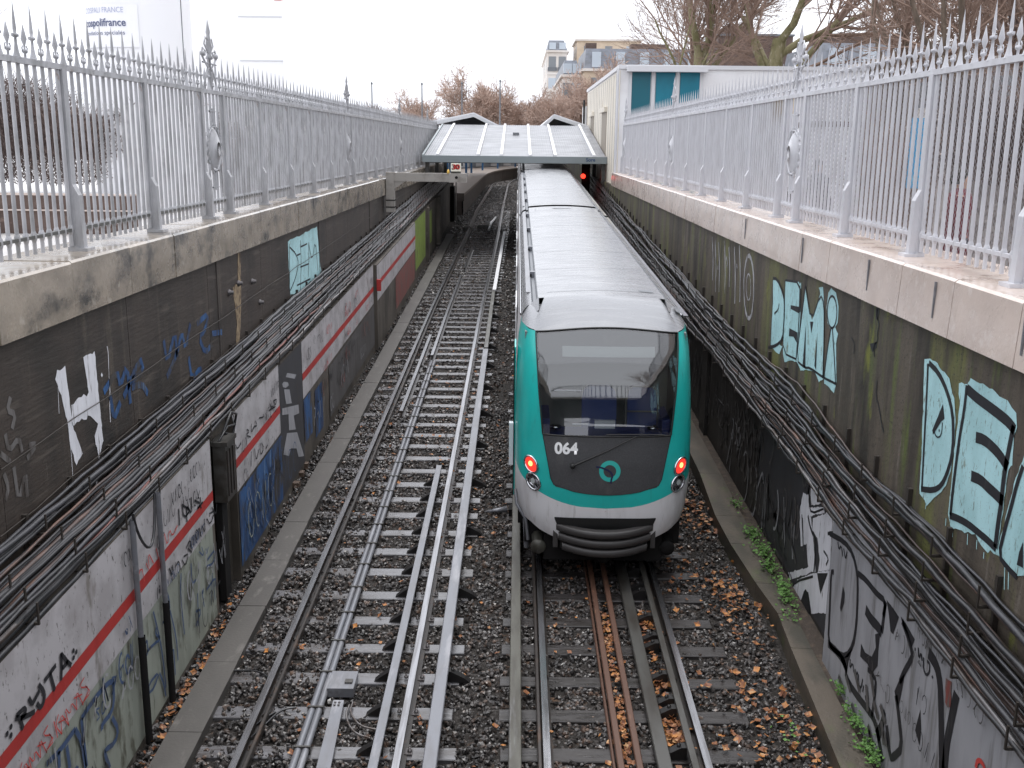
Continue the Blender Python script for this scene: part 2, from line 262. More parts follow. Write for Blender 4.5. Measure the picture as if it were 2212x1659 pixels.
def scatter(n, y0, y1, x0, x1, size, base, keep):
    bv, bf = base; X = RS.uniform(x0, x1, n); Y = RS.uniform(y0, y1, n); k = keep(X, Y); X = X[k]; Y = Y[k]; n = len(X)
    Z = .033*(np.minimum(Y,60)-8.3) - .175 + RS.uniform(-.02, .022, n) + np.where((X < -1.98) & (Y < 45), .022, 0)
    S = size*RS.uniform(.6, 1.35, n)
    A = RS.uniform(0, 2*np.pi, (n,3)); vv = bv[None]*(1 + RS.uniform(-.28, .28, (n, len(bv), 1)))*np.stack([RS.uniform(.8,1.3,n), RS.uniform(.6,1.,n), RS.uniform(.5,.85,n)], 1)[:,None,:]
    ca, sa = np.cos(A), np.sin(A)
    def rot(v, c, s, i, j):
        o = v.copy(); o[...,i] = v[...,i]*c[:,None] - v[...,j]*s[:,None]; o[...,j] = v[...,i]*s[:,None] + v[...,j]*c[:,None]; return o
    vv = rot(rot(rot(vv, ca[:,0], sa[:,0], 0, 2), ca[:,1], sa[:,1], 1, 2), ca[:,2], sa[:,2], 0, 1)
    vv = vv*S[:,None,None] + np.stack([X, Y, Z], 1)[:,None,:]
    ff = bf[None] + (np.arange(n)*len(bv))[:,None,None]
    return vv.reshape(-1,3), ff.reshape(-1,3)
SLP = .65
def offsleep(X, Y):                                              # few stones on top of the sleepers
    ph = np.mod(Y - 6.0, SLP); on = (ph < .21) & (((X > -3.0) & (X < -.52)) | ((X > -.15) & (X < 2.4)))
    return ~(on & (RS.uniform(0, 1, len(X)) > np.where(X < -1.98, .75, np.where(Y > 22, .25, .08)))) & ~((np.abs(X+3.1) < .17)) & ~((X > 2.98) & (X < 3.27))
parts = [scatter(21000, 6.6, 12.5, -3.5, 3.75, .029, icos(), offsleep), scatter(19000, 12.5, 21, -3.5, 3.6, .032, icos(), offsleep), scatter(17000, 21, 45, -3.45, 3.3, .042, (octv, octf), offsleep), scatter(9000, 45, 70, -3.3, .0, .045, (octv, octf), lambda X, Y: X > -9), scatter(7000, 62, 112, -3.4, 1.0, .06, (octv, octf), lambda X, Y: X > -9)]
VV = []; FF = []; b = 0
for v, f in parts: VV.append(v); FF.append(f + b); b += len(v)
o = npmesh('ballast_stones', np.concatenate(VV), np.concatenate(FF), m_stone); setting(o, 'stuff')
# ---- fallen leaves
def leaves(spots):
    LV = []; LF = []; b = 0
    shape = np.array([(0,-1,0),(.55,-.5,.12),(1,.1,.25),(.45,.45,.1),(0,1.1,.3),(-.45,.45,.1),(-1,.1,.2),(-.55,-.5,.12),(0,0,-.05)])
    for x, y, z, s in spots:
        a = random.uniform(0, 6.28); t1 = random.gauss(0, .35); t2 = random.gauss(0, .35)
        R = (Matrix.Rotation(a, 3, 'Z') @ Matrix.Rotation(t1, 3, 'X') @ Matrix.Rotation(t2, 3, 'Y'))
        R = np.array(R); v = (shape*np.array([s, s, s*random.uniform(.3,1.6)])) @ R.T + np.array([x, y, z]); LV.append(v)
        LF += [(b+8, b+i, b+(i+1) % 8) for i in range(8)]; b += 9
    return np.concatenate(LV), np.array(LF)
sp = []
for _ in range(1150):                                            # drift along the right kerb and wall
    y = random.uniform(6.8, 16); c = random.choice([2.75, 2.6, 3.4, 2.2, 2.85]); x = c + random.gauss(0, .16)
    if random.random() < .5 + .5*math.sin(y*2.1 + c*3): sp.append((x, y, g(y) - .13 + random.uniform(0, .035), random.uniform(.02, .05)))
for _ in range(260): y = random.choice([7.9,8.3,8.8,9.4,10.1,10.6,11.2]) + random.gauss(0,.2); sp.append((random.gauss(1.09, .025), y, g(y) - .10 + random.uniform(0,.03), random.uniform(.018,.034)))
for _ in range(330): y = random.choice([7.6,8.2,8.9,9.3,10,10.7,11.3]) + random.gauss(0,.13); sp.append((random.gauss(1.56,.06), y, g(y) - .13 + random.uniform(0,.04), random.uniform(.025,.05)))
for _ in range(520): y = random.uniform(7, 26); sp.append((random.uniform(-3.4, 2.6), y, g(y) - .135 + random.uniform(0,.02), random.uniform(.018,.042)))
for _ in range(110): y = random.uniform(7.5, 12); sp.append((random.gauss(-3.36, .05), y, g(y) - .12, random.uniform(.02,.045)))
V, F = leaves(sp); setting(npmesh('fallen_leaves', V, F, m_leaf), 'stuff')
sp = []
for cx, cy, n, r in [(3.30,13.5,170,.10),(3.33,12.9,190,.11),(3.30,12.4,140,.09),(3.33,11.9,120,.08),(3.30,11.55,120,.09),(3.33,9.5,50,.06),(3.3,9.0,110,.08),(3.3,8.5,190,.11),(3.22,11.1,30,.1),(2.6,8.7,18,.1),(3.3,14.6,70,.1)]:
    for _ in range(n): y = cy + random.gauss(0, r*1.2); sp.append((cx + random.gauss(0, r*.55), y, g(y) + .05 + abs(random.gauss(0,.045)), random.uniform(.012,.024)))
V, F = leaves(sp); setting(npmesh('green_weeds', V, F, m_weed), 'stuff')
# ================================================================ walls
def ribbon_path(mb, pts, w, X, mi=0):                            # stroke of paint lying on plane X, pts are (Y,Z)
    pts = [Vector((p[0], p[1])) for p in pts]; L = []; R = []
    for i, p in enumerate(pts):
        d = (pts[min(i+1, len(pts)-1)] - pts[max(i-1, 0)]); d = d.normalized() if d.length > 1e-9 else Vector((1,0)); nrm = Vector((-d.y, d.x))
        ww = (w[i] if isinstance(w, (list, tuple)) else w)*.5; L.append(p + nrm*ww); R.append(p - nrm*ww)
    vs = [(X, p.x, p.y) for p in L] + [(X, p.x, p.y) for p in R]; n = len(L)
    mb.add(vs, [(i, i+1, n+i+1, n+i) for i in range(n-1)], mi)
def poly_on(mb, pts, X, mi=0):
    vs = [Vector((p[0], p[1], 0)) for p in pts]; tr = tessellate_polygon([vs])
    mb.add([(X, p.x, p.y) for p in vs], [tuple(t) for t in tr], mi)
def smooth(pts, k=2):
    for _ in range(k):
        q = [pts[0]]
        for a, b in zip(pts[:-1], pts[1:]): q += [(a[0]*.75+b[0]*.25, a[1]*.75+b[1]*.25), (a[0]*.25+b[0]*.75, a[1]*.25+b[1]*.75)]
        pts = q + [pts[-1]]
    return pts
def rough_edge(pts, amp):
    out = []
    for a, b in zip(pts, pts[1:] + pts[:1]):
        n = max(2, int(math.dist(a, b)/.05)); n = min(n, 14)
        for i in range(n): t = i/n; out.append((a[0]+(b[0]-a[0])*t + random.gauss(0, amp*.6), a[1]+(b[1]-a[1])*t + random.gauss(0, amp)))
    return out
class Paint:
    """painted marks on a wall plane; crop = (ox, oy, scale) of the zoomed view the points were read from"""
    def __init__(s, name, X, parent, crop, sgn):
        s.n = name; s.X = X; s.p = parent; s.crop = crop; s.sg = sgn; s.layers = {}; s.order = []; s.wm = 1
    def q(s, pt):
        ox, oy, k = s.crop; return onX((ox + pt[0]/k)*.85340, (oy + pt[1]/k)*.85340, s.X)
    def lay(s, mat):
        if mat.name not in s.layers: s.layers[mat.name] = (MB(), mat); s.order.append(mat.name)
        return s.layers[mat.name][0], s.X + s.sg*(.004 + .003*s.order.index(mat.name))
    def fill(s, mat, pts, rough=0, sm=0):
        p = [s.q(a) for a in pts]
        if sm: p = smooth(p + [p[0]], sm)[:-1]
        if rough: p = rough_edge(p, rough)
        mb, X = s.lay(mat); poly_on(mb, p, X)
    def line(s, mat, pts, w, sm=1):
        p = [s.q(a) for a in pts]
        if sm and len(p) > 2: p = smooth(p, sm)
        mb, X = s.lay(mat); ribbon_path(mb, p, w*s.wm, X)
    def dot(s, mat, c, r):
        y, z = s.q(c); mb, X = s.lay(mat); poly_on(mb, [(y + r*math.cos(t*.785), z + r*math.sin(t*.785)) for t in range(8)], X)
    def done(s, label=None):
        mb = MB(); mats = []
        for i, k in enumerate(s.order):
            m, mat = s.layers[k]; mats.append(mat); mb.add(m.v, m.f, i)
        o = mb.build('graffiti', mats, s.p)
        if label: o['label'] = label
        return o
XL, XLow, XR, XRn, XRf = -3.95, -3.5, 3.52, 3.36, 3.50
# left retaining wall
wl_ = thing('retaining_wall', 'dark stained concrete retaining wall left of the tracks below the weathered fence', 'retaining wall', (-4.2, 3, 0))
mb = MB(); ys = [-30] + list(np.arange(2, 57.6, .93))
for i, (a, b_) in enumerate(zip(ys[:-1], ys[1:])):               # board-marked panels with thin grooves
    mb.box(XL-.5, XL, a, b_-.006 if i % 3 == 0 else b_, -1.2, 3.94)
mb.build('upper_wall', m_wallL, wl_)
def slopebox(mb, x0, x1, y0, y1, z0, z1, n=1, mi=0):
    t = np.linspace(y0, y1, n+1)
    for a, b in zip(t[:-1], t[1:]): mb.box(x0, x1, float(a), float(b), z0, z1, mi, slope=True)
mb = MB()
slopebox(mb, XL+.003, XLow, -30, 11.4, -.6, 2.05); slopebox(mb, XL+.003, XLow, 12.4, 14.9, -.6, 2.05); slopebox(mb, XL+.003, XLow-.10, 11.4, 12.4, -.6, 2.02)
slopebox(mb, XL+.003, XLow-.02, 14.9, 25.4, -.6, 2.0); slopebox(mb, XL+.003, XLow+.06, 25.4, 35.2, -.6, 1.95); slopebox(mb, XL+.003, XLow-.06, 35.2, 57.6, -.6, 1.9)
slopebox(mb, XL+.003, XLow+.05, 40.8, 41.2, -.6, 1.9); slopebox(mb, XL+.003, XLow+.12, 46, 46.5, -.6, 1.9)
mb.build('lower_wall', m_lowL, wl_)
y = 2.2; k = 0
while y < 57:                                                    # coping blocks
    L_ = 1.36 + random.uniform(-.03, .03); mb = MB(); dz = random.uniform(-.004, .004); dx = random.uniform(-.006,.006)
    x1 = -3.87+dx; zt = 4.43+dz
    mb.prism([(-4.62,3.945),(x1,3.945),(x1,zt-.02),(x1-.02,zt),(-4.62,zt)], [y+.006, y+L_-.006]); o = mb.build('coping_stone', m_copL, wl_); y += L_
mb = MB(); mb.box(-4.6, -3.90, 2.2, 57, 3.95, 4.40); mb.build('mortar_joint', m_joint, wl_)
# expansion joint drips, anchors and wires on the upper wall
mb = MB()
for yy in (13.55, 20.7, 27.9): mb.box(XL, XL+.012, yy, yy+.025, 2.4, 3.94)
mb.build('expansion_joint', m_joint, wl_)
for px, py in [(513,612),(543,608),(560,653),(493,632)]:
    Y0, Z0 = onX(px, py, XL); mb = MB(); mb.lathe((XL, Y0, Z0), [(0,.07),(.028,.07),(.03,.03),(.045,.025),(.045,0)], 8, 'x'); mb.build('wall_anchor', m_bolt, wl_)
mb = MB()
for (a, b_) in [((0,1013),(900,400)),((0,1160),(880,440))]:
    A = onX(*a, XL+.03); B = onX(*b_, XL+.03)
    mb.tube([(XL+.03+random.uniform(0,.006), A[0]+(B[0]-A[0])*t, A[1]+(B[1]-A[1])*t + random.uniform(-.012,.012)) for t in np.linspace(0,1,50)], .006, 4)
mb.build('thin_wire', m_bracket, wl_)
# right retaining wall
wr_ = thing('retaining_wall', 'mossy brown concrete retaining wall on the right with pale pink coping and cyan graffiti', 'retaining wall', (4, 3, 0))
mb = MB(); mb.box(XR, XR+.6, -30, 57.6, 1.9, 3.985); mb.build('upper_wall', m_wallR, wr_)
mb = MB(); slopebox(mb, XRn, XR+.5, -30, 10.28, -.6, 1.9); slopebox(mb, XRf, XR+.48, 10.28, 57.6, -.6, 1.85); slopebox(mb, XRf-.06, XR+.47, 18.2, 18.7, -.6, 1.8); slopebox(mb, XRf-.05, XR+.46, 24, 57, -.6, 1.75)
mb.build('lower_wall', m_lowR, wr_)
y = 2.6
while y < 38.6:
    L_ = 1.12 + random.uniform(-.04, .04); L_ = min(L_, 38.7-y) if 38.7-y < 1.6 else L_; mb = MB(); dz = random.uniform(-.003,.003); dx = random.uniform(-.004,.004)
    mb.prism([(3.43+dx,3.99),(3.45+dx,4.44+dz),(3.475+dx,4.46+dz),(4.3,4.46+dz),(4.3,3.99)], [y+.004, y+L_-.004]); mb.build('coping_stone', m_copR, wr_); y += L_
mb = MB(); mb.box(3.47, 4.28, 2.6, 38.6, 4.0, 4.43); mb.build('mortar_joint', m_joint, wr_)
for yy in (6.9, 8.45, 10.1, 12.5, 15.7): mb = MB(); mb.box(3.425, 3.44, yy, yy+.018, 4.10, 4.40); mb.build('metal_strip', m_steel, wr_)
# ================================================================ graffiti
R6 = (1900,600,3.687); RB = (2200,850,2.5536); A2 = (0,600,2.37); A3 = (0,1250,2.39); QQ = (0,1500,3.736); SS = (400,1000,4.1475); UU = (1700,1250,2.39); C5 = (600,600,2.552); R2 = (1700,600,2.37)
# far cyan lettering, right wall: DEMI
P = Paint('demi', XR, wr_, R6, -1); cy = p_cyan
P.fill(cy, [(212,392),(255,405),(300,500),(318,600),(318,810),(300,950),(275,1005),(300,1020),(270,1095),(235,1070),(190,1010),(200,800),(212,600)], .004)
P.fill(cy, [(328,402),(474,425),(468,700),(455,920),(430,1140),(440,1170),(380,1150),(320,1170),(305,1080),(315,800)], .005)
P.fill(cy, [(515,455),(545,640),(575,780),(620,640),(655,520),(640,470),(680,465),(690,640),(685,1000),(680,1330),(640,1350),(600,1250),(520,1240),(470,1250),(430,1150),(455,900),(490,700)], .005)
P.fill(cy, [(755,475),(800,520),(825,650),(815,800),(790,850),(820,900),(800,1000),(805,1350),(780,1460),(740,1400),(690,1370),(690,1250),(720,1060),(750,860),(720,800),(712,660),(730,520)], .004)
K = p_black
P.line(K, [(212,385),(250,390),(300,500),(320,600),(316,800),(300,960),(240,1015),(170,1030)], .045); P.line(K, [(212,395),(205,650),(190,1010)], .018)
P.line(K, [(328,402),(474,425),(465,700)], .03); P.line(K, [(326,402),(314,800),(305,1080),(430,1140)], .025); P.line(K, [(465,450),(455,800),(430,1130)], .035)
P.fill(K, [(378,635),(455,650),(460,715),(378,670)]); P.fill(K, [(366,850),(440,890),(435,985),(405,930),(362,925)])
P.line(K, [(515,455),(570,800),(655,530),(690,620),(690,900),(678,1320)], .028); P.line(K, [(515,460),(480,750),(430,1150),(510,1220),(560,1220),(680,1310),(800,1370)], .03)
P.fill(K, [(520,820),(515,1230),(490,1190)]); P.fill(K, [(628,900),(615,1240),(600,1200)]); P.fill(K, [(560,790),(590,790),(570,900)])
P.line(K, [(765+45*math.cos(t), 700+150*math.sin(t)) for t in np.linspace(0, 6.283, 18)], .028, 0); P.line(K, [(755,850),(720,1050),(690,1310)], .03); P.line(K, [(768,850),(785,1100),(798,1370)], .03)
P.line(K, [(270,620),(262,680),(225,715)], .03); P.done('pale cyan block letters reading DEMI outlined in black')
# near cyan letters D E M running out of the frame
P = Paint('demi_near', XR, wr_, RB, -1)
P.fill(cy, [(360,150),(395,145),(445,180),(520,280),(553,400),(560,560),(556,700),(530,880),(500,960),(470,1010),(420,1045),(372,1105),(362,1060),(328,1020),(340,800),(350,500),(355,300)], .006)
P.fill(cy, [(582,310),(640,310),(660,280),(740,320),(800,345),(850,385),(900,425),(955,500),(962,580),(940,650),(930,830),(905,860),(880,1050),(860,1200),(835,1340),(830,1430),(790,1400),(750,1395),(690,1290),(620,1270),(530,1230),(512,1160),(540,900),(565,650),(590,430)], .008)
P.fill(cy, [(1010,760),(980,850),(940,960),(905,1090),(870,1250),(830,1390),(870,1470),(930,1545),(1000,1560),(1300,1650),(1300,500)], .008)
P.line(K, [(385,180),(375,420),(362,650),(345,990)], .035); P.line(K, [(392,175),(455,240),(510,360),(545,500),(550,660),(538,790),(505,900),(470,970),(420,1000),(340,990)], [.05]*37 if False else .05)
P.fill(K, [(482,440),(492,535),(470,555),(430,620),(418,640),(413,610),(450,520)]); P.line(K, [(425,620),(440,655),(462,655),(475,620),(478,560)], .014); P.dot(K, (458,612), .012)
P.line(K, [(637,320),(620,480),(590,650),(570,800),(545,1000),(530,1160)], .045); P.line(K, [(640,345),(700,400),(770,450),(850,510),(910,560),(945,610)], .085)
P.line(K, [(940,580),(915,700),(885,860),(870,960),(860,1080),(840,1200),(820,1370)], .06); P.line(K, [(525,1160),(590,1185),(650,1220),(710,1270),(770,1320),(825,1375)], .06)
P.line(K, [(695,655),(745,670),(800,715),(850,770),(900,850)], .085, 1); P.line(K, [(665,905),(725,930),(775,980),(820,1020),(870,1070)], .085, 1)
P.line(K, [(1001,840),(960,960),(925,1100),(885,1240),(842,1420),(900,1500),(960,1560)], .045); P.fill(K, [(1001,1330),(1001,1500),(960,1480),(975,1400)])
P.line(K, [(1100,760),(1090,1100),(1060,1500)], .06)
for dx, dy, l in [(545,1240,60),(640,1280,70),(700,1320,60),(880,1480,160),(905,1520,120),(745,1400,40),(500,1180,50),(370,1080,40)]: P.line(cy, [(dx,dy),(dx-3,dy+l)], .012, 0)
P.done('huge pale cyan letters D, E and part of an M outlined in black')
# older white / grey tags on the right wall
P = Paint('old', XR, wr_, R2, -1); P.wm = 1.3
for x0, y0, y1 in [(245,0,260),(262,20,330),(283,30,330),(318,20,340),(345,60,300),(378,60,400),(408,50,390),(330,120,180),(275,180,190),(390,170,180)]:
    P.line(p_streak, [(x0,y0),(x0+6,(y0+y1)/2),(x0+2,y1)], .045)
P.line(p_streak, [(465+30*math.cos(t), 300+190*math.sin(t)) for t in np.linspace(0, 6.283, 18)], .05, 0); P.line(p_streak, [(463+14*math.cos(t), 300+80*math.sin(t)) for t in np.linspace(0, 6.283, 14)], .02, 0)
P.done('worn white lettering streaked down the wall')
for pts in [[(1240,420),(1232,470),(1248,520),(1235,580),(1240,620),(1215,650),(1218,720)], [(1235,860),(1228,960),(1245,1010),(1262,1120),(1275,1170)], [(1080,600),(1100,640),(1095,700)]]:
    P = Paint('crack', XR, wr_, R2, -1); P.line(K, pts, .022); P.done()
P = Paint('crack', XR, wr_, R2, -1); P.fill(K, [(1190,640),(1235,630),(1230,665),(1205,690)]); P.fill(K, [(1225,425),(1250,425),(1240,500),(1228,490)]); P.done()
# silver panel, near right lower wall
P = Paint('deka', XRn, wr_, UU, -1); P.wm = 2.1
yb = lambda Y, dz: (Y, g(Y)+dz)
mbp, Xp = P.lay(p_silver); poly_on(mbp, [yb(10.26,-.05), yb(10.26,1.88), yb(2.2,1.88), yb(2.2,-.1)], Xp)
P.line(K, [(985,475),(968,470),(960,700),(950,900),(1000,960),(1060,985),(1100,920),(1122,800),(1130,600),(1128,480),(1100,360),(1050,290),(960,240)], .028)
P.line(K, [(950,905),(1010,960),(1060,1040),(1058,1110),(1110,1200),(1180,1290),(1235,1370),(1260,1500),(1280,1620)], .04)
P.fill(K, [(1040,560),(1052,600),(1048,660),(1028,715),(1022,690),(1034,600)]); P.fill(K, [(1010,950),(1050,990),(1100,930),(1075,1010),(1062,1090),(1040,1040)])
P.line(K, [(1178,700),(1210,760),(1250,800),(1275,840)], .05); P.line(K, [(1130,480),(1180,520),(1240,600),(1300,650),(1285,760),(1275,840)], .03)
P.fill(K, [(1150,905),(1175,960),(1215,985),(1240,930),(1235,850),(1265,840),(1255,950),(1250,1040),(1215,1090),(1190,1030),(1145,985)])
P.line(K, [(1190,1060),(1235,1110),(1240,1160),(1228,1250),(1215,1350)], .025); P.fill(K, [(1305,640),(1350,700),(1380,745),(1345,850),(1328,830),(1320,740)])
P.line(K, [(1300,650),(1285,740)], .03, 0); P.fill(K, [(1390,740),(1420,780),(1475,880),(1458,930),(1430,850),(1405,800)]); P.line(K, [(1400,770),(1440,880),(1462,970),(1455,1000),(1410,1080),(1385,1140)], .03)
P.fill(K, [(1415,1085),(1400,1180),(1375,1300),(1352,1195),(1380,1130)]); P.line(K, [(1362,1220),(1380,1350),(1398,1540),(1350,1590),(1325,1600),(1305,1400)], .035)
P.fill(K, [(1288,1300),(1300,1330),(1290,1400),(1258,1515),(1235,1430),(1265,1380)]); P.fill(K, [(1510,1305),(1515,1420),(1505,1525),(1478,1430),(1495,1360)])
P.line(K, [(1560,960),(1610,1040),(1630,1150),(1635,1300),(1640,1659),(1645,1800)], .05); P.line(K, [(1730,1210),(1700,1350),(1670,1500),(1655,1680)], .05)
for pts in [[(1478,930),(1478,950)],[(1497,930),(1500,1000),(1515,960),(1520,1010)],[(1530,990),(1528,1060),(1545,1100),(1565,1080),(1568,1030),(1550,1010)],[(1580,1100),(1585,1115)],[(1085,1000),(1080,1060),(1100,1020),(1105,1080)],[(1115,1060),(1110,1110),(1130,1080)],[(1135,1090),(1130,1150),(1150,1180),(1160,1120)],[(1165,1160),(1160,1200)],[(1175,1220),(1180,1250)],
            [(1010,290),(1015,340),(1030,310),(1040,380)],[(1045,330),(1055,400),(1065,350)]]: P.line(K, pts, .012)
P.fill(p_palered, [(1665,1120),(1695,1150),(1700,1230),(1690,1300),(1665,1260)], .01)
P.line(p_redthin, [(1850,1659),(1860,1610),(1890,1620),(1915,1700)], .018)
for i in range(26): x0 = random.uniform(930,1300); y0 = random.uniform(1050,1500); P.line(p_midgrey, [(x0,y0),(x0+random.uniform(10,40),y0+random.uniform(60,170))], .03)
P.done('silver painted panel with black outlined block letters')
# white angular letters on the recessed wall + dark paint
P = Paint('recess', XRf, wr_, UU, -1)
mbp, Xp = P.lay(p_darkgrey); poly_on(mbp, [yb(10.32,.05), yb(10.32,1.84), yb(14.2,1.84), yb(14.2,.05)], Xp)
Wt = p_white
P.fill(Wt, [(800,-10),(830,0),(838,80),(925,82),(930,112),(845,132),(860,260),(875,470),(720,520),(707,480),(830,445),(820,300),(785,320),(775,120)], .006)
P.fill(Wt, [(715,600),(765,520),(860,480),(980,455),(975,720),(850,725),(830,590),(808,580),(765,700),(712,690)], .006)
P.fill(Wt, [(858,150),(940,115),(1005,190),(1000,300),(970,460),(890,470),(900,400),(885,270),(855,220)], .006); P.fill(Wt, [(840,-40),(900,-10),(925,60),(850,70)], .005)
P.line(K, [(830,130),(840,190),(860,250),(875,260),(872,400),(865,480)], .04); P.line(K, [(925,90),(850,120),(835,60),(835,0)], .025); P.line(K, [(925,345),(955,390),(940,430)], .03)
P.line(K, [(720,585),(755,530),(860,500)], .03); P.fill(K, [(815,575),(835,610),(838,730),(765,705)]); P.fill(K, [(885,480),(950,480),(905,605)]); P.line(K, [(950,240),(1000,235),(1060,290),(1110,350)], .04)
for i in range(30):
    x0 = random.uniform(380,760); y0 = random.uniform(0,500); P.line(p_midgrey if i % 2 else K, [(x0,y0),(x0+random.uniform(-40,40),y0+80),(x0+random.uniform(-20,60),y0+random.uniform(120,240))], random.uniform(.02,.06))
P.line(K, [(610+110*math.cos(t), 320+190*math.sin(t)) for t in np.linspace(3.2, 6.0, 10)], .08, 1)
P.done('white angular letters with black shadow beside dark scrawl')
P = Paint('box', XRf, wr_, R2, -1)
P.line(p_lgrey, [(280,970),(315,1010),(305,1160),(283,1110),(280,975)], .015, 0); P.done()
# ---- left upper wall
P = Paint('H', XL, wl_, A2, 1)
P.fill(p_white, [(340,800),(388,778),(405,900),(422,1040),(440,1150),(492,1290),(457,1370),(425,1270),(405,1130),(365,950),(330,850)], .008)
P.fill(p_white, [(498,712),(565,702),(580,850),(590,950),(605,1090),(618,1220),(590,1335),(565,1200),(585,1120),(540,1070),(430,1130),(425,1010),(470,960),(530,940),(515,830)], .010)
P.line(p_white, [(640,655),(648,700),(650,830),(658,900),(655,1000),(660,1110)], .014); P.line(p_white, [(405,1130),(425,1300),(445,1590)], .008, 0); P.line(p_white, [(345,900),(352,1060)], .008, 0)
for pts in [[(580,1440),(575,1500)],[(533,1500),(530,1530)],[(405,1500),(390,1520)],[(605,820),(612,835)]]: P.line(p_white, pts, .03, 0)
P.done('white brushed letter H')
P = Paint('blue', XL, wl_, A2, 1); B = p_blue
for pts in [[(620,930),(700,800),(720,900),(760,760),(780,1000)],[(660,950),(680,1100),(720,990)],[(740,960),(840,720),(860,800),(790,860)],[(790,900),(850,880),(885,940)],[(980,620),(1000,760),(1050,560),(1060,720)],[(1000,840),(1060,700),(1090,560),(1110,680),(1140,520)],
            [(1180,520),(1250,455),(1230,560),(1190,600),(1230,700),(1270,640)],[(1130,720),(1150,860),(1200,780),(1210,830)],[(1160,920),(1210,870)],[(1270,580),(1330,570)]]: P.line(B, pts, .075)
P.done('faded dark blue scrawl')
P = Paint('ghost', XL, wl_, A2, 1)
for pts in [[(60,960),(40,1040),(90,1060),(70,1150)],[(30,1180),(50,1290),(110,1200),(130,1290)],[(20,1420),(50,1500),(30,1580)],[(80,1380),(110,1600),(150,1390),(160,1560)],[(170,1250),(220,1240),(160,1330)],[(0,1300),(60,1350)]]: P.line(p_ghost, pts, .05)
P.done('ghostly washed out chalk-white scrawl')
P = Paint('cyan', XL, wl_, A2, 1)
P.fill(cy, [(1725,25),(1900,-60),(1905,0),(1915,120),(1925,200),(1915,245),(1880,255),(1850,275),(1800,330),(1740,345),(1730,150)], .01)
for pts in [[(1735,40),(1735,330)],[(1735,60),(1775,100),(1790,160),(1770,250),(1740,320)],[(1800,20),(1805,160),(1800,320)],[(1800,60),(1840,40)],[(1800,180),(1850,160)],[(1850,30),(1850,240)],[(1850,40),(1870,150),(1890,10),(1905,200)],[(1780,290),(1860,250)],[(1780,110),(1800,100)]]: P.line(K, pts, .03)
P.done('pale cyan lettering with thin black outlines')
P = Paint('rust', XL, wl_, A2, 1); mcrk = M('lime_crust', (.28,.21,.13), .7, layers=[((.12,.08,.05),(1,14,9),.48,.6)])
P.fill(mcrk, [(1425,90),(1440,90),(1445,400),(1440,560),(1425,720),(1410,700),(1420,520),(1395,300),(1425,280)], .01); P.done('flaking ochre lime crust along the joint')
# ---- left lower wall: white band with red stripe, dark green-grey panels
P = Paint('band', XLow, wl_, A3, 1)
def band(P, y0, y1, z0, z1, mat):
    mbp, Xp = P.lay(mat); n = max(1, int((y1-y0)/.5)); ys_ = np.linspace(y0, y1, n+1)
    for a, b in zip(ys_[:-1], ys_[1:]): poly_on(mbp, [yb(float(a), z0), yb(float(b), z0), yb(float(b), z1), yb(float(a), z1)], Xp)
band(P, 2.5, 11.3, -.1, 1.05, p_green); band(P, 2.5, 11.37, 1.02, 2.04, p_band); band(P, 2.5, 11.37, 1.30, 1.42, p_red)
P.done('white band with red stripe above grey-green paint')
P = Paint('band', XLow, wl_, A3, 1); band(P, 12.42, 14.88, 1.0, 2.04, p_band); band(P, 12.42, 14.88, 1.31, 1.43, p_red); band(P, 12.45, 14.85, -.02, .97, p_blue); P.done('white band with red stripe above blue scrawl')
P = Paint('band', XLow-.02, wl_, A3, 1); band(P, 16.65, 25.3, 1.02, 1.98, p_band); band(P, 16.65, 25.3, 1.33, 1.45, p_red); band(P, 16.65, 17.3, .25, 1.0, p_blue); band(P, 17.6, 18.3, .05, .9, p_blue); band(P, 19.0, 25.3, 0, .97, p_midgrey); P.done('white band with red stripe above grey plaster')
P = Paint('band', XLow+.06, wl_, A3, 1); band(P, 25.4, 35.15, 1.06, 1.93, p_band); band(P, 25.4, 35.15, 1.40, 1.52, p_red); band(P, 29.3, 34.8, .1, 1.04, p_palered); P.done('white band with red stripe above dusty red patch')
mbp = MB(); mbp.box(XLow+.062, XLow+.16, 25.34, 25.44, 1.32, 1.6, slope=True); mbp.build('stripe_return', p_red, wl_)
P = Paint('green', XLow-.06, wl_, A3, 1); band(P, 36.2, 40.4, .1, 1.85, p_moss); band(P, 41.4, 43.5, .3, 1.6, p_moss); P.done('yellow-green paint')
P = Paint('ryta', XLow+.012, wl_, QQ, 1)
T = .035
for pts in [[(140,1190),(185,1180),(215,1290)],[(150,1165),(225,1090),(240,1110),(235,1150),(190,1185)],[(190,1190),(260,1160),(325,1125)],[(268,995),(300,1060),(330,1000),(370,925)],[(362,870),(410,930),(420,990),(400,1060),(375,1090),(345,1045)],[(415,840),(470,760),(525,685)],[(470,760),(495,850),(515,925)],[(572,570),(580,690),(575,830)],[(575,580),(620,640),(672,690)],[(580,720),(610,690),(640,650)]]: P.line(p_black, pts, T*1.15)
for c in [(63,1335),(100,1350),(100,1268),(690,550),(718,560),(692,615)]: P.dot(p_black, c, .022)
r_ = p_redthin
for dx, dy in [(0,0),(-345,455)]:
    for pts in [[(500,1215),(520,1290),(535,1370)],[(545,1150),(515,1260),(578,1340)],[(578,1340),(560,1130),(645,1260)],[(545,1230),(620,1190)],[(645,1260),(600,1080),(660,1160),(665,1030),(720,1110)],[(720,1110),(710,915),(780,1060)],[(690,1000),(770,960)],[(790,800),(735,900),(845,890),(770,1060)],[(800,880),(850,940),(790,1020)]]:
        P.line(r_, [(a+dx, b_+dy) for a, b_ in pts], .012)
bl = p_blueg
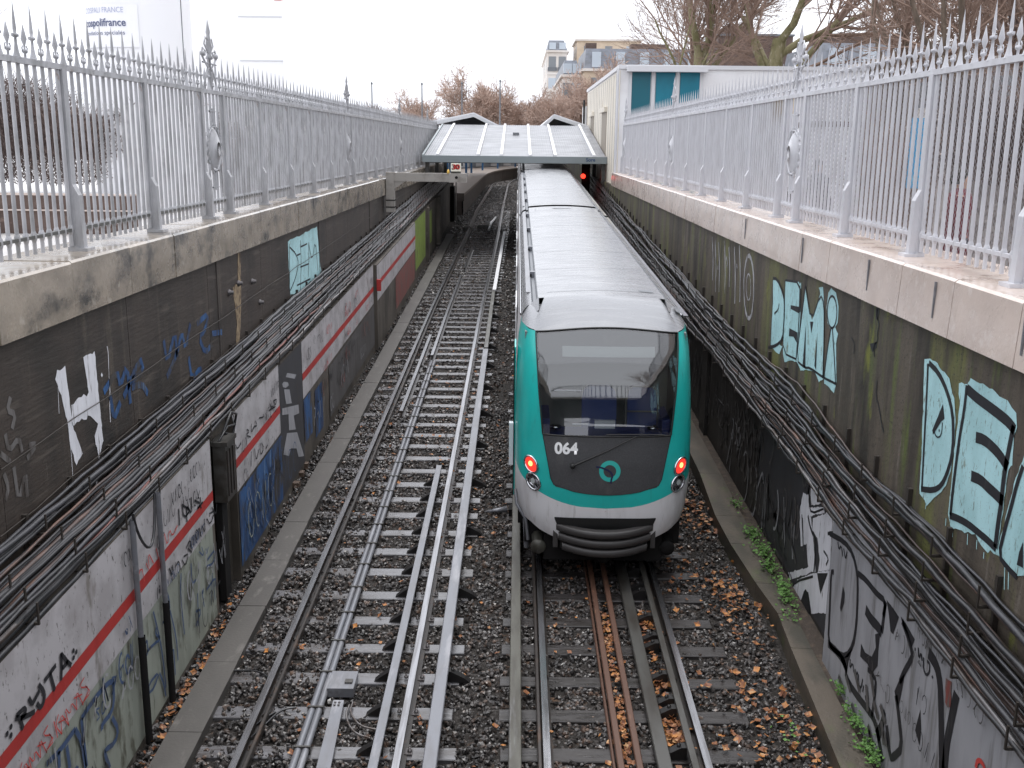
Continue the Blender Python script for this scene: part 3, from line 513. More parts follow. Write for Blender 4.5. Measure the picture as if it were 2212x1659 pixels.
for pts in [[(760,1190),(870,1020),(1010,850),(1070,840)],[(1060,850),(1070,1000),(1050,1130),(950,1250),(955,1300)],[(1050,1180),(1110,1290),(1080,1420),(980,1490),(985,1530)],[(985,1530),(1030,1660)],[(700,1290),(760,1400),(800,1660)],[(700,1290),(560,1490),(430,1620)],[(620,1450),(650,1660)],[(545,1500),(550,1660)],[(760,1190),(780,1400),(810,1650)]]: P.line(bl, pts, .05)
for pts in [[(930,1090),(890,1110),(935,1170),(905,1210)],[(955,1040),(950,1160),(985,1120),(975,1020),(955,1040)]]: P.line(bl, pts, .018)
for pts in [[(1380,450),(1350,520),(1370,610),(1390,560),(1380,450)],[(1380,560),(1440,490),(1510,440),(1460,390),(1470,330)],[(1440,180),(1490,380),(1530,600),(1560,900)],[(1530,290),(1600,170),(1590,60),(1570,0)],[(1600,170),(1660,430),(1675,640)],[(1570,660),(1630,510),(1640,640),(1650,780)],[(1400,950),(1400,860),(1500,740),(1450,900),(1400,950)],[(1500,760),(1540,860),(1560,980)]]: P.line(bl, pts, .03)
P.done('black tag and thin red and blue handwriting')
P = Paint('tags', XLow+.012, wl_, A3, 1)
for pts in [[(1080,90),(1085,190)],[(1100,60),(1110,150),(1150,100),(1105,70)],[(1130,170),(1125,60),(1160,130),(1155,20)],[(1175,40),(1215,60),(1185,100),(1225,50)],[(1210,20),(1215,90)]]: P.line(K, pts, .028)
for pts in [[(1020,450),(1045,500),(1040,430)],[(1060,440),(1080,400),(1090,460)],[(1100,400),(1120,440),(1140,360),(1110,380)],[(1135,330),(1165,360),(1150,270),(1125,330)],[(1180,240),(1190,290),(1200,190),(1215,260)],[(1220,190),(1240,240),(1235,150)],[(1250,150),(1270,190),(1300,100),(1265,120)],[(1280,80),(1305,130),(1310,60)]]: P.line(K, pts, .02)
for pts in [[(800,440),(820,560),(850,430),(870,530)],[(880,420),(900,470),(890,350),(925,420)],[(940,330),(960,410),(970,280),(990,350)],[(990,240),(1010,320),(1020,210),(1040,260),(1070,190)]]: P.line(r_, pts, .016)
for pts in [[(1215,320),(1230,380),(1200,350)],[(1240,330),(1245,370),(1255,320)]]: P.line(bl, pts, .02)
for pts in [[(1250,400),(1300,330),(1290,420),(1245,440)],[(1245,580),(1300,500),(1295,560)],[(1090,480),(1085,600),(1110,850)],[(1150,420),(1155,550),(1180,520)],[(1190,600),(1195,800)],[(1180,710),(1215,700),(1180,800)]]: P.line(bl, pts, .03)
P.done('small black and red handwriting')
P = Paint('tags', XLow+.012, wl_, SS, 1)
for pts in [[(930,360),(960,380),(920,420),(970,440)],[(980,300),(975,400),(1010,330)],[(1020,270),(1040,320),(1010,330)],[(1060,240),(1110,230),(1100,200)],[(1170,90),(1200,150),(1180,50)],[(1210,60),(1230,110),(1250,40),(1210,60)],[(1165,160),(1230,120)],[(980,590),(975,750)],[(1010,560),(1030,700),(1060,560)],[(1070,500),(1075,640),(1110,560),(1085,500)],[(1130,560),(1150,520)],[(810,520),(830,570),(870,500)]]: P.line(K, pts, .022)
for i in range(34):
    x0 = random.uniform(900,1280); y0 = random.uniform(650,1250) - (x0-900)*.25; P.line(p_lgrey if i % 3 == 0 else K, [(x0,y0),(x0+random.uniform(-30,30),y0+90),(x0+random.uniform(-40,50),y0+190)], .012)
P.done('thin black tags over white and blue paint')
def scrawl(P, X, y0, y1, z0, z1, n, mats, hs, w):
    for _ in range(n):
        yc = random.uniform(y0, y1); zc = random.uniform(z0, z1); h = random.uniform(*hs); m_ = random.choice(mats); L_ = random.randint(2, 5); mbp, Xp = P.lay(m_)
        for j in range(L_):
            yj = yc + j*h*.75; kind = random.random(); gz_ = g(yj) + zc
            if kind < .35: pts = [(yj + h*.28*math.cos(a_), gz_ + h*.5*math.sin(a_)) for a_ in np.linspace(random.uniform(0,2), random.uniform(4.5,6.5), 9)]
            elif kind < .7: pts = [(yj + random.uniform(-.3,.3)*h, gz_ + (q_ % 2 - .5)*h*random.uniform(.7,1.1)) for q_ in range(4)]
            else: pts = smooth([(yj + random.uniform(-.35,.35)*h, gz_ + random.uniform(-.5,.5)*h) for q_ in range(5)], 2)
            ribbon_path(mbp, pts, w*random.uniform(.7,1.4), Xp)
P = Paint('scrawl', XLow+.022, wl_, A3, 1)
scrawl(P, 0, 8.6, 11.0, 1.52, 1.92, 7, [p_black, p_redthin, p_black], (.10,.20), .014); scrawl(P, 0, 8.0, 11.0, 1.08, 1.22, 7, [p_black, p_blueg], (.10,.16), .013)
scrawl(P, 0, 5.5, 11.0, .2, .9, 14, [p_blueg, p_darkgrey, p_lgrey], (.18,.40), .022); scrawl(P, 0, 12.6, 14.6, 1.5, 1.9, 4, [p_black], (.12,.22), .016); scrawl(P, 0, 12.6, 14.5, .1, .9, 10, [p_lgrey, p_black, p_blueg, p_green], (.2,.5), .018)
P.done('many small black, red and blue tags'); P = Paint('scrawl', XLow+.004, wl_, A3, 1)
scrawl(P, 0, 16.8, 25, 1.52, 1.85, 13, [p_black, p_darkgrey, p_redthin], (.12,.22), .018); scrawl(P, 0, 16.8, 25, 1.08, 1.22, 8, [p_black, p_redthin], (.1,.16), .016); scrawl(P, 0, 17, 25, .2, .9, 12, [p_lgrey, p_black, p_palered], (.2,.5), .022)
P.done('rows of small dark tags')
P = Paint('scrawl', XRf, wr_, A3, -1); P.order.append('x'); P.layers['x'] = (MB(), p_darkgrey); P.order.append('y'); P.layers['y'] = (MB(), p_darkgrey); scrawl(P, 0, 11.6, 24, .3, 1.6, 46, [p_midgrey, p_midgrey, p_ghost, p_midgrey, p_lgrey], (.3,.8), .035); P.done('dim grey tags on the dark lower wall')
P = Paint('scrawl', XRn, wr_, A3, -1); P.X -= .022; scrawl(P, 0, 5, 9.5, .2, 1.7, 12, [p_black, p_midgrey], (.08,.18), .010); P.done('tiny black tags on silver')
# iTA panel in the gap
P = Paint('ita', XLow-.02, wl_, SS, 1); mbp, Xp = P.lay(p_darkgrey); poly_on(mbp, [yb(14.92,-.05), yb(14.92,1.98), yb(16.62,1.98), yb(16.62,-.05)], Xp)
lg = p_lgrey
P.fill(lg, [(1350,400),(1455,390),(1530,640),(1470,650),(1450,560),(1390,560),(1370,640),(1310,625)]); P.fill(lg, [(1300,140),(1470,100),(1478,190),(1420,215),(1442,360),(1372,370),(1365,200),(1300,210)]); P.fill(lg, [(1318,-60),(1375,-60),(1400,85),(1340,95)])
P.fill(p_darkgrey, [(1400,470),(1430,465),(1435,510),(1402,515)]); P.crop = A2; P.fill(lg, [(1690,880),(1700,868),(1725,872),(1730,890),(1712,905),(1695,900)]); P.fill(lg, [(1720,815),(1775,825),(1765,850),(1712,840)])
P.done('grey capital letters i T A stacked on black')
# ================================================================ cables
def wander(n, amp, k=4):
    t = np.linspace(0, 1, n); s = np.zeros(n)
    for i in range(1, k+4): s += RS.normal()*np.sin(2*np.pi*(t*i*2.3 + RS.uniform()))/i
    return s*amp
def cable_run(thing_, tiers, sgn, y0, y1, wav):
    for ti, (cx_, cz_, n) in enumerate(tiers):
        for i in range(n):
            ys_ = np.arange(y0, y1, .28); m = len(ys_)
            ox = sgn*(.02 + .022*(i % 4)) + wander(m, .010*wav); oz = .03*(i//2) - .02 + wander(m, .022*wav) - .015*wav*np.abs(np.sin((ys_-y0)*math.pi/.9 + i*.2))
            if wav > 1.2: oz += .09*np.exp(-((ys_-12.2)/1.3)**2)*math.sin(i+ti) - .05*np.exp(-((ys_-9.6)/1.2)**2)
            r = random.choice([.011,.013,.016,.018,.022,.026]); mb = MB()
            mb.tube([(cx_ + a, float(yy), g(float(yy)) + cz_ + b_ + LIFT(float(yy))) for a, yy, b_ in zip(ox, ys_, oz)], r, 6)
            mb.build('cable', random.choices(m_cab, [6, 3, 2, .25, .7])[0], thing_)
LIFT = lambda y: 0
cl = thing('cable_bundle', 'long bundle of dark cables on hooks along the left retaining wall above the red stripe', 'cable bundle', (-3.7, 5, 2), 'cable bundles along the trench walls')
tiersL = [(-3.50,2.12,9),(-3.58,2.24,8),(-3.68,2.34,8),(-3.80,2.44,7)]
cable_run(cl, tiersL, -1, 4.6, 57, 1.0)
LIFT = lambda y: .0 if y < 24 else .012*(y-24)
cr = thing('cable_bundle', 'sagging bundle of wavy cables on hooks along the right retaining wall beside the train', 'cable bundle', (3.4, 5, 2), 'cable bundles along the trench walls')
tiersR = [(3.27,1.78,8),(3.31,1.95,7),(3.35,2.13,7),(3.40,2.34,6)]
cable_run(cr, tiersR, 1, 4.6, 52, 1.7)
for th, tiers, xw, sgn in ((cl, tiersL, XL, -1), (cr, tiersR, XR, 1)):
    y = 5.2
    while y < 50:
        mb = MB(); zt = g(y) + (LIFT(y) if sgn > 0 else 0); ww = .022
        mb.box(min(xw, xw-sgn*.04), max(xw, xw-sgn*.04), y-.02, y+.02, zt+1.65 if sgn > 0 else zt+2.05, zt+2.52 if sgn > 0 else zt+2.54)
        for cx_, cz_, n in tiers:
            tip = cx_ - sgn*.035; mb.box(min(xw, tip), max(xw, tip), y-.012, y+.012, zt+cz_-.075, zt+cz_-.055); mb.box(tip-.006, tip+.006, y-.010, y+.010, zt+cz_-.075, zt+cz_+.10)
        mb.build('bracket', m_bracket, th); y += .88
# loose loops of cable, boxes and downpipes on the left lower wall
def wall_pipe(px, top, label):
    Y0, _ = onX(px, top[1], XLow); zt = onX(*top, XLow+.05)[1]
    t = thing('downpipe', label, 'pipe', (XLow+.06, Y0, g(Y0)), 'pipes on the left lower wall')
    mb = MB(); mb.tube([(XLow+.05, Y0, g(Y0)+2.10), (XLow+.05, Y0, g(Y0)+.95)], .028, 8); mb.build('pipe', m_steel, t)
    mb = MB(); mb.tube([(XLow+.055, Y0, g(Y0)+.96), (XLow+.055, Y0, g(Y0)-.15)], .036, 8); mb.build('lower_pipe', m_under, t)
    return t, Y0
wall_pipe(285, (270,1275), 'dark vertical pipe left of the hanging cable loop on the red striped wall'); wall_pipe(342, (330,1240), 'dark vertical pipe right of the hanging cable loop on the red striped wall')
Y1 = onX(285,1300,XLow)[0]; Y2 = onX(335,1300,XLow)[0]
mb = MB(); pts = []
for t in np.linspace(0, 1, 14): pts.append((XLow+.07+.03*math.sin(t*3.14), Y1+(Y2-Y1)*t, g(Y1)+2.16-.42*math.sin(math.pi*t)**.7))
mb.tube(pts, .014, 6); o = mb.build('hanging_cable', m_cab[0]); tag(o, 'black cable looping down between the two pipes over the red stripe', 'cable')
Yb = onX(590-0, 1100, XLow)[0]
Yb = 11.85; bt = thing('relay_box', 'dark metal box on legs in the wall gap below the looping black cables', 'electrical box', (XLow, Yb, g(Yb)))
mb = MB(); z0 = g(Yb)
mb.box(XLow-.05, XLow+.10, Yb-.20, Yb+.18, z0+1.15, z0+1.85); mb.box(XLow-.07, XLow+.13, Yb-.22, Yb+.20, z0+1.85, z0+1.90); mb.build('case', m_darkst, bt)
mb = MB()
for k in range(3): mb.box(XLow+.10, XLow+.115, Yb-.16+k*.12, Yb-.10+k*.12, z0+1.22, z0+1.78)
mb.build('cover_ribs', m_railside, bt); mb = MB(); mb.box(XLow-.08, XLow-.0, Yb-.12, Yb+.10, z0-.15, z0+1.15); mb.build('pedestal', m_under, bt)
mb = MB(); mb.tube([(XLow+.02, Yb-.12, z0+1.9),(XLow+.14, Yb-.02, z0+2.22),(XLow+.12, Yb+.28, z0+2.12),(XLow+.05, Yb+.34, z0+1.85),(XLow+.02, Yb+.1, z0+1.92)], .016, 6); mb.tube([(XLow+.02, Yb-.18, z0+1.9),(XLow+.10, Yb-.05, z0+2.05),(XLow+.10, Yb+.22, z0+2.0),(XLow+.02, Yb+.42, z0+2.08)], .013, 6); mb.build('cable', m_cab[0], bt)
# ================================================================ fences
def bars_mesh(width, nb, z_rail=1.66):
    mb = MB(); st = width/nb
    for i in range(nb):
        yy = st*(i+.5); tall = i % 2 == 0
        mb.tube([(0,yy,.05),(0,yy,z_rail)], .0180, 7); mb.lathe((0,yy,.20), [(.018,-.045),(.027,-.02),(.027,.025),(.018,.05)], 8)
        if tall:
            mb.lathe((0,yy,z_rail+.03), [(.036,0),(.022,.05),(.012,.12),(.012,.165),(.030,.175),(.030,.192),(.012,.20),(.016,.23),(.011,.34),(.001,.47)], 7)
            for s_ in (-1,1): mb.box(-.006,.006, yy+s_*.02 if s_>0 else yy-.055, yy+.055 if s_>0 else yy-.02, z_rail+.205, z_rail+.225)
        else:
            mb.lathe((0,yy,z_rail+.03), [(.011,0),(.011,.05),(.026,.06),(.026,.075),(.009,.085),(.009,.115),(.026,.165),(.009,.25),(.001,.29)], 7)
            for s_ in (-1,1): mb.tube([(0,yy,z_rail+.10),(0,yy+s_*.035,z_rail+.085),(0,yy+s_*.05,z_rail+.12),(0,yy+s_*.035,z_rail+.14)], .006, 4)
    return mb
def post_mesh(sx):
    mb = MB(); mb.box(-.035,.035,-.05,.05,0,1.66); mb.box(-.045,.045,-.065,.065,0,.04)
    a = -sx; mb.add([(a*.035,-.043,0),(a*.10,-.043,0),(a*.085,-.043,.52),(a*.035,-.043,.62),(a*.035,.043,0),(a*.10,.043,0),(a*.085,.043,.52),(a*.035,.043,.62)], [(0,1,2,3),(4,7,6,5),(0,4,5,1),(1,5,6,2),(2,6,7,3)])
    mb.box(min(a*.03,a*.15), max(a*.03,a*.15), -.09,.09,0,.03); return mb
def finial_mesh():
    mb = MB(); z = 1.68
    mb.lathe((0,0,z), [(.02,0),(.02,.45),(.05,.47),(.03,.52),(.045,.62),(.022,.80),(.03,.84),(.001,1.02)], 8)
    for s_ in (-1,1):
        mb.tube([(0,s_*.05,z),(0,s_*.19,z+.03),(0,s_*.12,z+.20),(0,s_*.05,z+.34),(0,s_*.13,z+.42),(0,s_*.20,z+.50),(0,s_*.16,z+.60),(0,s_*.09,z+.56),(0,s_*.12,z+.50)], .013, 5)
        mb.tube([(0,s_*.03,z+.55),(0,s_*.12,z+.66),(0,s_*.08,z+.76),(0,s_*.02,z+.72)], .010, 5); mb.tube([(0,s_*.02,z+.34),(0,s_*.10,z+.24),(0,s_*.15,z+.10)], .010, 5)
        mb.lathe((0,s_*.17,z+.52), [(.0,-.05),(.035,-.02),(.035,.02),(0,.05)], 8)
    mb.tube([(0,-.18,z+.40),(0,.18,z+.40)], .012, 5)
    mb.v = [(x, y*(1.75 if abs(y) > .03 else 1), 1.68 + (q-1.68)*.92) for x, y, q in mb.v]; return mb
def medal_mesh():
    mb = MB(); n = 24
    for sgn_ in (-1, 1):
        vs = [(sgn_*.06,0,.92)]; fs = []
        for k, (rr, d) in enumerate([(.35,.055),(.7,.035),(1.0,.008)]):
            for j in range(n): t = 2*math.pi*j/n; vs.append((sgn_*d, .17*rr*math.cos(t), .92+.33*rr*math.sin(t)))
        for j in range(n): fs.append((0, 1+j, 1+(j+1) % n))
        for k in range(2):
            for j in range(n): fs.append((1+k*n+j, 1+k*n+(j+1) % n, 1+(k+1)*n+(j+1) % n, 1+(k+1)*n+j))
        mb.add(vs, fs, 0, True)
    mb.tube([(0,.20*math.cos(t),.92+.37*math.sin(t)) for t in np.linspace(0,6.283,26)], .018, 6)
    for k in range(16): t = k*math.pi/8; mb.tube([(0,.205*math.cos(t),.92+.37*math.sin(t)),(0,.25*math.cos(t+.1),.92+.43*math.sin(t+.1)),(0,.225*math.cos(t+.25),.92+.41*math.sin(t+.25))], .014, 4)
    mb.tube([(0,0,1.30),(0,0,1.46)], .02, 5); mb.tube([(0,-.09,1.42),(0,.09,1.42)], .012, 5); mb.tube([(0,0,.52),(0,0,.36)], .02, 5); mb.tube([(0,-.09,.40),(0,.09,.40)], .012, 5)
    mb.v = [(x*1.3, y*1.45, .92 + (q-.92)*(.80 if abs(q-.92) < .45 else 1)) for x, y, q in mb.v]; return mb
def wire_mesh(width):
    V_ = []; F_ = []; b = 0; sp_ = .055; h = 1.56; z0 = .06; r = .0016
    for s_ in (1, -1):
        c = -h
        while c < width:
            pts = []
            ya, yb_ = (c, c+h) if s_ > 0 else (c+h, c)
            za, zb_ = z0, z0+h
            def cl_(y_, z_): return y_, z_
            t0 = 0; t1 = 1; d = yb_-ya
            for lim in (0, width):
                t = (lim-ya)/d
                if (lim == 0) == (d > 0): t0 = max(t0, t)
                else: t1 = min(t1, t)
            if t1 > t0 + .01:
                A = np.array([s_*.002, ya+d*t0, za+h*t0]); B_ = np.array([s_*.002, ya+d*t1, za+h*t1])
                o1 = np.array([r,0,0]); o2 = np.array([-r*.5, r*.7, -s_*r*.7]); o3 = np.array([-r*.5, -r*.7, s_*r*.7])
                V_ += [A+o1, A+o2, A+o3, B_+o1, B_+o2, B_+o3]; F_ += [(b,b+1,b+4,b+3),(b+1,b+2,b+5,b+4),(b+2,b,b+3,b+5)]; b += 6
            c += sp_
    mb = MB(); mb.add(V_, F_); return mb
def fence(X, zb, sx, mat, y_end, label, wired):
    t = thing('iron_fence', label, 'fence', (X, 5.6, zb))
    me_b = bars_mesh(2.13, 14).build('bar_panel', [mat]); me_n = bars_mesh(1.03, 6).build('bar_panel', [mat]); me_p = post_mesh(sx).build('post', [mat]); me_f = finial_mesh().build('finial', [mat]); me_m = medal_mesh().build('medallion', [mat])
    tmp = [me_b, me_n, me_p, me_f, me_m]; D = {k: o.data for k, o in zip('bnpfm', tmp)}
    if wired: w_ = wire_mesh(2.13).build('wire_mesh', [m_wire]); D['w'] = w_.data; tmp.append(w_)
    def put(name, key, y):
        o = link(name, D[key], t); o.location = (X, y, zb); return o
    y = 14.13 - 4*2.13; posts = []
    seq = []
    yy = y
    for _ in range(4): seq.append((yy, 2.13, 0)); yy += 2.13
    while yy < y_end:
        seq.append((yy, 1.03, 1)); yy += 1.03
        for _ in range(5): seq.append((yy, 2.108, 0)); yy += 2.108
    seq = [s_ for s_ in seq if s_[0]+s_[1] <= y_end+.2]
    for yy, wd, med in seq:
        put('post', 'p', yy)
        if med: put('bar_panel', 'n', yy); put('finial', 'f', yy+wd/2); put('medallion', 'm', yy+wd/2)
        else: put('bar_panel', 'b', yy)
        if wired and not med and yy < 24: w = put('wire_mesh', 'w', yy); w.location.x = X + .03
    ye = seq[-1][0] + seq[-1][1]; put('post', 'p', ye)
    mb = MB(); y0 = seq[0][0]
    mb.box(X-.028, X+.028, y0, ye, zb+1.65, zb+1.70); mb.build('top_rail', mat, t)
    mb = MB(); mb.box(X-.02, X+.02, y0, ye, zb+.185, zb+.215); mb.build('bottom_rail', mat if wired else m_rustrail, t)
    for o in tmp: bpy.data.objects.remove(o)
    return t
fence(-4.2, 4.43, -1, m_fenceL, 57, 'weathered grey spiked iron fence on the left wall with rusty lower rail', False)
fence(3.8, 4.46, 1, m_fence, 38.6, 'light grey spiked iron fence on the right wall backed by wire mesh', True)
# small orange and yellow plates fixed high on the fences
def plate(name, px0, px1, py0, py1, X, mat, label, cat='sign'):
    A = onX(px0, py0, X); B_ = onX(px1, py1, X); mb = MB(); y0, y1 = sorted((A[0], B_[0])); mb.box(X-.008, X+.008, y0, y1, min(A[1],B_[1]), max(A[1],B_[1])); return tag(mb.build(name, mat), label, cat)
m_orange = M('orange_plate', (.62,.28,.12), .6, layers=[((.4,.16,.08),(8,8,8),.5,.62)]); m_yellow = M('yellow_plate', (.66,.42,.08), .6); m_sky = M('blue_banner', (.03,.27,.50), .6, layers=[((.20,.45,.60),(3,3,2.5),.54,.6)])
plate('warning_plate', 246, 300, 160, 172, -4.28, m_orange, 'rusty orange plate behind the top of the left fence')
plate('warning_plate', 1688, 1712, 210, 246, 3.9, m_yellow, 'torn yellow plate high behind the right fence medallion')
# ================================================================ tracks
RAILP = [(-.033,0),(.033,0),(.033,-.035),(.010,-.045),(.010,-.125),(.065,-.138),(.065,-.15),(-.065,-.15),(-.065,-.138),(-.010,-.125),(-.010,-.045),(-.033,-.035)]
def rail(parent, x, y0, y1, curve=lambda y: 0, name='rail'):
    ys_ = list(np.arange(y0, min(y1, 60), 3)) + list(np.arange(60, y1, 4)) if y1 > 60 else list(np.linspace(y0, y1, 12)); ys_ = [float(a) for a in ys_] + ([float(y1)] if y1 > 60 else [])
    mb = MB(); mb.prism([(x+a, b_) for a, b_ in RAILP], ys_, fx=curve, fz=g, mi=0)
    mb.m = [1]*len(mb.m)
    n = len(RAILP)
    for i in range(len(ys_)-1): mb.m[i*n] = 0
    return mb.build(name, [m_rail, m_railside], parent)
def bar(parent, x0, x1, z0, z1, y0, y1, mat, name, curve=None, ch=.008):
    mb = MB(); ys_ = [float(a) for a in np.linspace(y0, y1, max(2, int((y1-y0)/1.5)))]
    mb.prism([(x0,z0),(x1,z0),(x1,z1-ch),(x1-ch,z1),(x0+ch,z1),(x0,z1-ch)], ys_, fx=curve, fz=g); return mb.build(name, mat, parent)
def curveL(y): return 0 if y < 30 else (.0075*(y-30) if y < 50 else .15 + .0*(y-50) + (0 if y < 95 else .0022*(y-95)**2))
tl = thing('railway_track', 'empty left track with wet grey sleepers beside the concrete kerb', 'railway track', (-1.77, 6, 0), 'railway tracks in the trench')
rail(tl, -2.50, 5, 130, curveL); rail(tl, -1.04, 5, 130, curveL)
def sleeper(parent, x0, x1, y, mat=None, dz=0):
    mb = MB(); w = .20 + random.uniform(-.015,.015); a = random.uniform(-.012,.012); zt = g(y) - .148 + dz; c = .008
    x0 += random.uniform(-.04,.04); x1 += random.uniform(-.04,.04)
    vs = []
    for (z, i_) in ((zt-.12, 0), (zt-c, 0), (zt, c)):
        for (xx, yy) in ((x0+i_, y+i_), (x1-i_, y+i_+a), (x1-i_, y+w-i_+a), (x0+i_, y+w-i_)): vs.append((xx, yy, z + .033*(yy-y)))
    fs = [(8,9,10,11)]
    for k in range(2):
        for j in range(4): l = (j+1) % 4; fs.append((k*4+j, k*4+l, (k+1)*4+l, (k+1)*4+j))
    mb.add(vs, fs); return mb.build('sleeper', mat or m_wood, parent)
y = 6.0; k = 0
while y < 62: sleeper(tl, -2.98 + curveL(y), -.55 + curveL(y), y); y += SLP; k += 1
def fast(parent, x, y, s_):                                      # rail clip with bolt
    mb = MB(); z = g(y) - .148; mb.box(x-.05 if s_ < 0 else x+.035, x-.035+.0 if s_ < 0 else x+.11, y+.05, y+.15, z, z+.022)
    mb.lathe((x+s_*.085, y+.10, z+.02), [(.022,0),(.022,.018),(.012,.018),(.012,.045),(0,.045)], 6); return mb.build('rail_clip', m_bolt, parent)
y = 6.0
while y < 26:
    for x in (-2.50, -1.04):
        for s_ in (-1, 1): fast(tl, x, y, s_)
    y += SLP
# flat contact bar with black insulators, third rail, centre duct
bar(tl, -1.285, -1.195, .00, .025, 5, 16.3, m_steel, 'guide_bar', ch=.004)
def chair_(parent, x, y, s_, hgt=.15):
    mb = MB(); z = g(y) - .148; w = .09; yy = y+.04
    mb.add([(x,yy,z),(x+s_*.26,yy,z),(x+s_*.20,yy,z+.05),(x+s_*.05,yy,z+hgt),(x,yy,z+hgt), (x,yy+w,z),(x+s_*.26,yy+w,z),(x+s_*.20,yy+w,z+.05),(x+s_*.05,yy+w,z+hgt),(x,yy+w,z+hgt)],
           [(0,1,2,3,4),(9,8,7,6,5),(0,5,6,1),(1,6,7,2),(2,7,8,3),(3,8,9,4),(4,9,5,0)])
    mb.lathe((x+s_*.07, yy+.05, z+hgt-.02), [(.02,0),(.02,.03),(0,.035)], 6); return mb.build('insulator', m_chair, parent)
for k in range(16): chair_(tl, -1.20, 6.0 + SLP*k, -1)
bar(tl, -.795, -.665, .02, .055, 5, 24.7, m_steel, 'third_rail'); bar(tl, -.785, -.675, .00, .04, 24.9, 33.0, m_olive, 'third_rail'); bar(tl, -.79, -.67, .03, .075, 33.0, 49, m_batten, 'third_rail', curve=curveL)
bar(tl, -.755, -.705, -.15, .02, 5, 49, m_railside, 'third_rail_web', curve=curveL)
for k in range(0, 40, 3): chair_(tl, -.70, 6.0 + SLP*k + .0, 1, .13)
mb = MB(); ys_ = [float(a) for a in np.linspace(5, 24, 40)]
for dx in (-.036, .036): mb.prism([(-1.96+dx+.036*math.cos(t), -.10+.030*math.sin(t)) for t in np.linspace(0, 6.283, 9)[:-1]], ys_, fz=g, smooth=True)
mb.build('cable_duct', m_steel, tl)
for k in range(28):
    yy = 5.3 + .67*k; mb = MB(); mb.box(-2.04, -1.88, yy, yy+.022, -.15, -.062, slope=True); mb.build('duct_clamp', m_darkst, tl)
rail(tl, -2.0, 24.2, 36.5, curveL, 'guard_rail'); rail(tl, -1.98, 38, 44, curveL, 'guard_rail'); rail(tl, -2.22, 19.5, 26.5, None, 'guard_rail')
bar(tl, -2.44, -2.40, -.14, -.06, 5, 60, m_railside, 'check_bar', curve=curveL)
# right track (train stands on it)
tr = thing('railway_track', 'right track under the train with rusty centre channels full of leaves', 'railway track', (1.06, 6, 0), 'railway tracks in the trench')
for x in (.33, 1.79): rail(tr, x, 5, 62)
y = 6.0
while y < 20: sleeper(tr, -.12, 2.38, y, m_woodR); y += SLP
y = 20.0 - .0
while y < 58: sleeper(tr, -.12, 2.38, y); y += SLP*2
bar(tr, -.025, .095, .02, .06, 5, 60, m_olive, 'third_rail'); bar(tr, .01, .06, -.15, .02, 5, 60, m_railside, 'third_rail_web')
for x in (1.00, 1.17): bar(tr, x-.032, x+.032, -.06, -.02, 5, 40, m_rust, 'centre_channel'); bar(tr, x-.012, x+.012, -.15, -.06, 5, 40, m_rust, 'channel_web')
bar(tr, .935, .965, -.15, -.10, 5, 40, m_rust, 'channel_edge'); bar(tr, 1.34, 1.475, -.10, -.05, 5, 40, m_darkst, 'walk_board'); bar(tr, 1.635, 1.70, -.015, .015, 5, 40, m_darkst, 'guide_bar', ch=.004)
bar(tr, .245, .285, -.08, -.03, 5, 40, m_railside, 'check_bar')
for k in range(14): chair_(tr, 1.64, 6.0 + SLP*k, -1, .13); chair_(tr, 1.64, 6.18 + SLP*k, -1, .13) if k % 2 else None
# bits between the rails
bt = thing('track_box', 'flat grey metal box bolted between the rails of the left track', 'track equipment', (-1.55, 9.7, g(9.7)-.1))
def onG_(px, py, dz):
    d = ray(px, py); lo, hi = 1., 200.
    for _ in range(50):
        m_ = (lo+hi)/2
        if CZ + d[2]*m_/d[1] - g(m_) - dz > 0: lo = m_
        else: hi = m_
    return (d[0]*lo/d[1], lo, CZ + d[2]*lo/d[1])
a = onG_(706,1487,-.05); b_ = onG_(778,1450,-.05); mb = MB(); mb.box(a[0], b_[0]-.02, a[1], b_[1], -.15, -.05, slope=True); mb.build('housing', m_steel, bt)
mb = MB(); cx_, cy_ = (a[0]+b_[0])/2+.06, (a[1]+b_[1])/2-.04; mb.box(cx_-.04, cx_+.04, cy_-.035, cy_+.035, -.05, -.035, slope=True); mb.build('lid', m_darkst, bt)
a = onG_(722,1512,-.09); b_ = onG_(690,1659,-.09); mb = MB(); mb.add([(a[0]-.01,a[1],a[2]),(a[0]+.10,a[1],a[2]),(b_[0]+.10,b_[1],b_[2]),(b_[0]-.03,b_[1],b_[2]),(a[0]-.01,a[1],a[2]-.03),(a[0]+.10,a[1],a[2]-.03),(b_[0]+.10,b_[1],b_[2]-.03),(b_[0]-.03,b_[1],b_[2]-.03)], [(0,1,2,3),(0,4,5,1),(2,6,7,3),(3,7,4,0),(1,5,6,2)])
for dx, dy in ((.02,-.05),(.06,-.05),(.02,-.10),(.06,-.10)): mb.lathe((a[0]+dx, a[1]+dy, a[2]-.002), [(.012,0),(.012,.01),(0,.012)], 6, mi=1)
tag(mb.build('steel_strap', [m_steel, m_bolt]), 'flat riveted steel strap lying below the grey track box', 'track equipment')
for i_, pp in enumerate([[(755,1525),(745,1548),(762,1585),(800,1597)],[(762,1520),(755,1540),(775,1570),(812,1578)],[(640,1530),(605,1535),(560,1580),(520,1612)],[(595,1540),(560,1560),(530,1590)],[(505,1450),(560,1450),(585,1470)]]):
    pts = [onG_(*p, -.12) for p in smooth(pp, 2)]; mb = MB(); mb.tube([(p[0], p[1], p[2]+.01) for p in pts], .011, 6)
    tag(mb.build('track_cable', m_cab[4] if i_ < 2 else m_cab[0]), ['shiny bent cable left of a pair beside the grey track box','shiny bent cable right of a pair beside the grey track box','long dark cable crossing under the left rail','short dark cable beside the left rail','dark cable bent over a sleeper end by the kerb'][i_], 'cable')
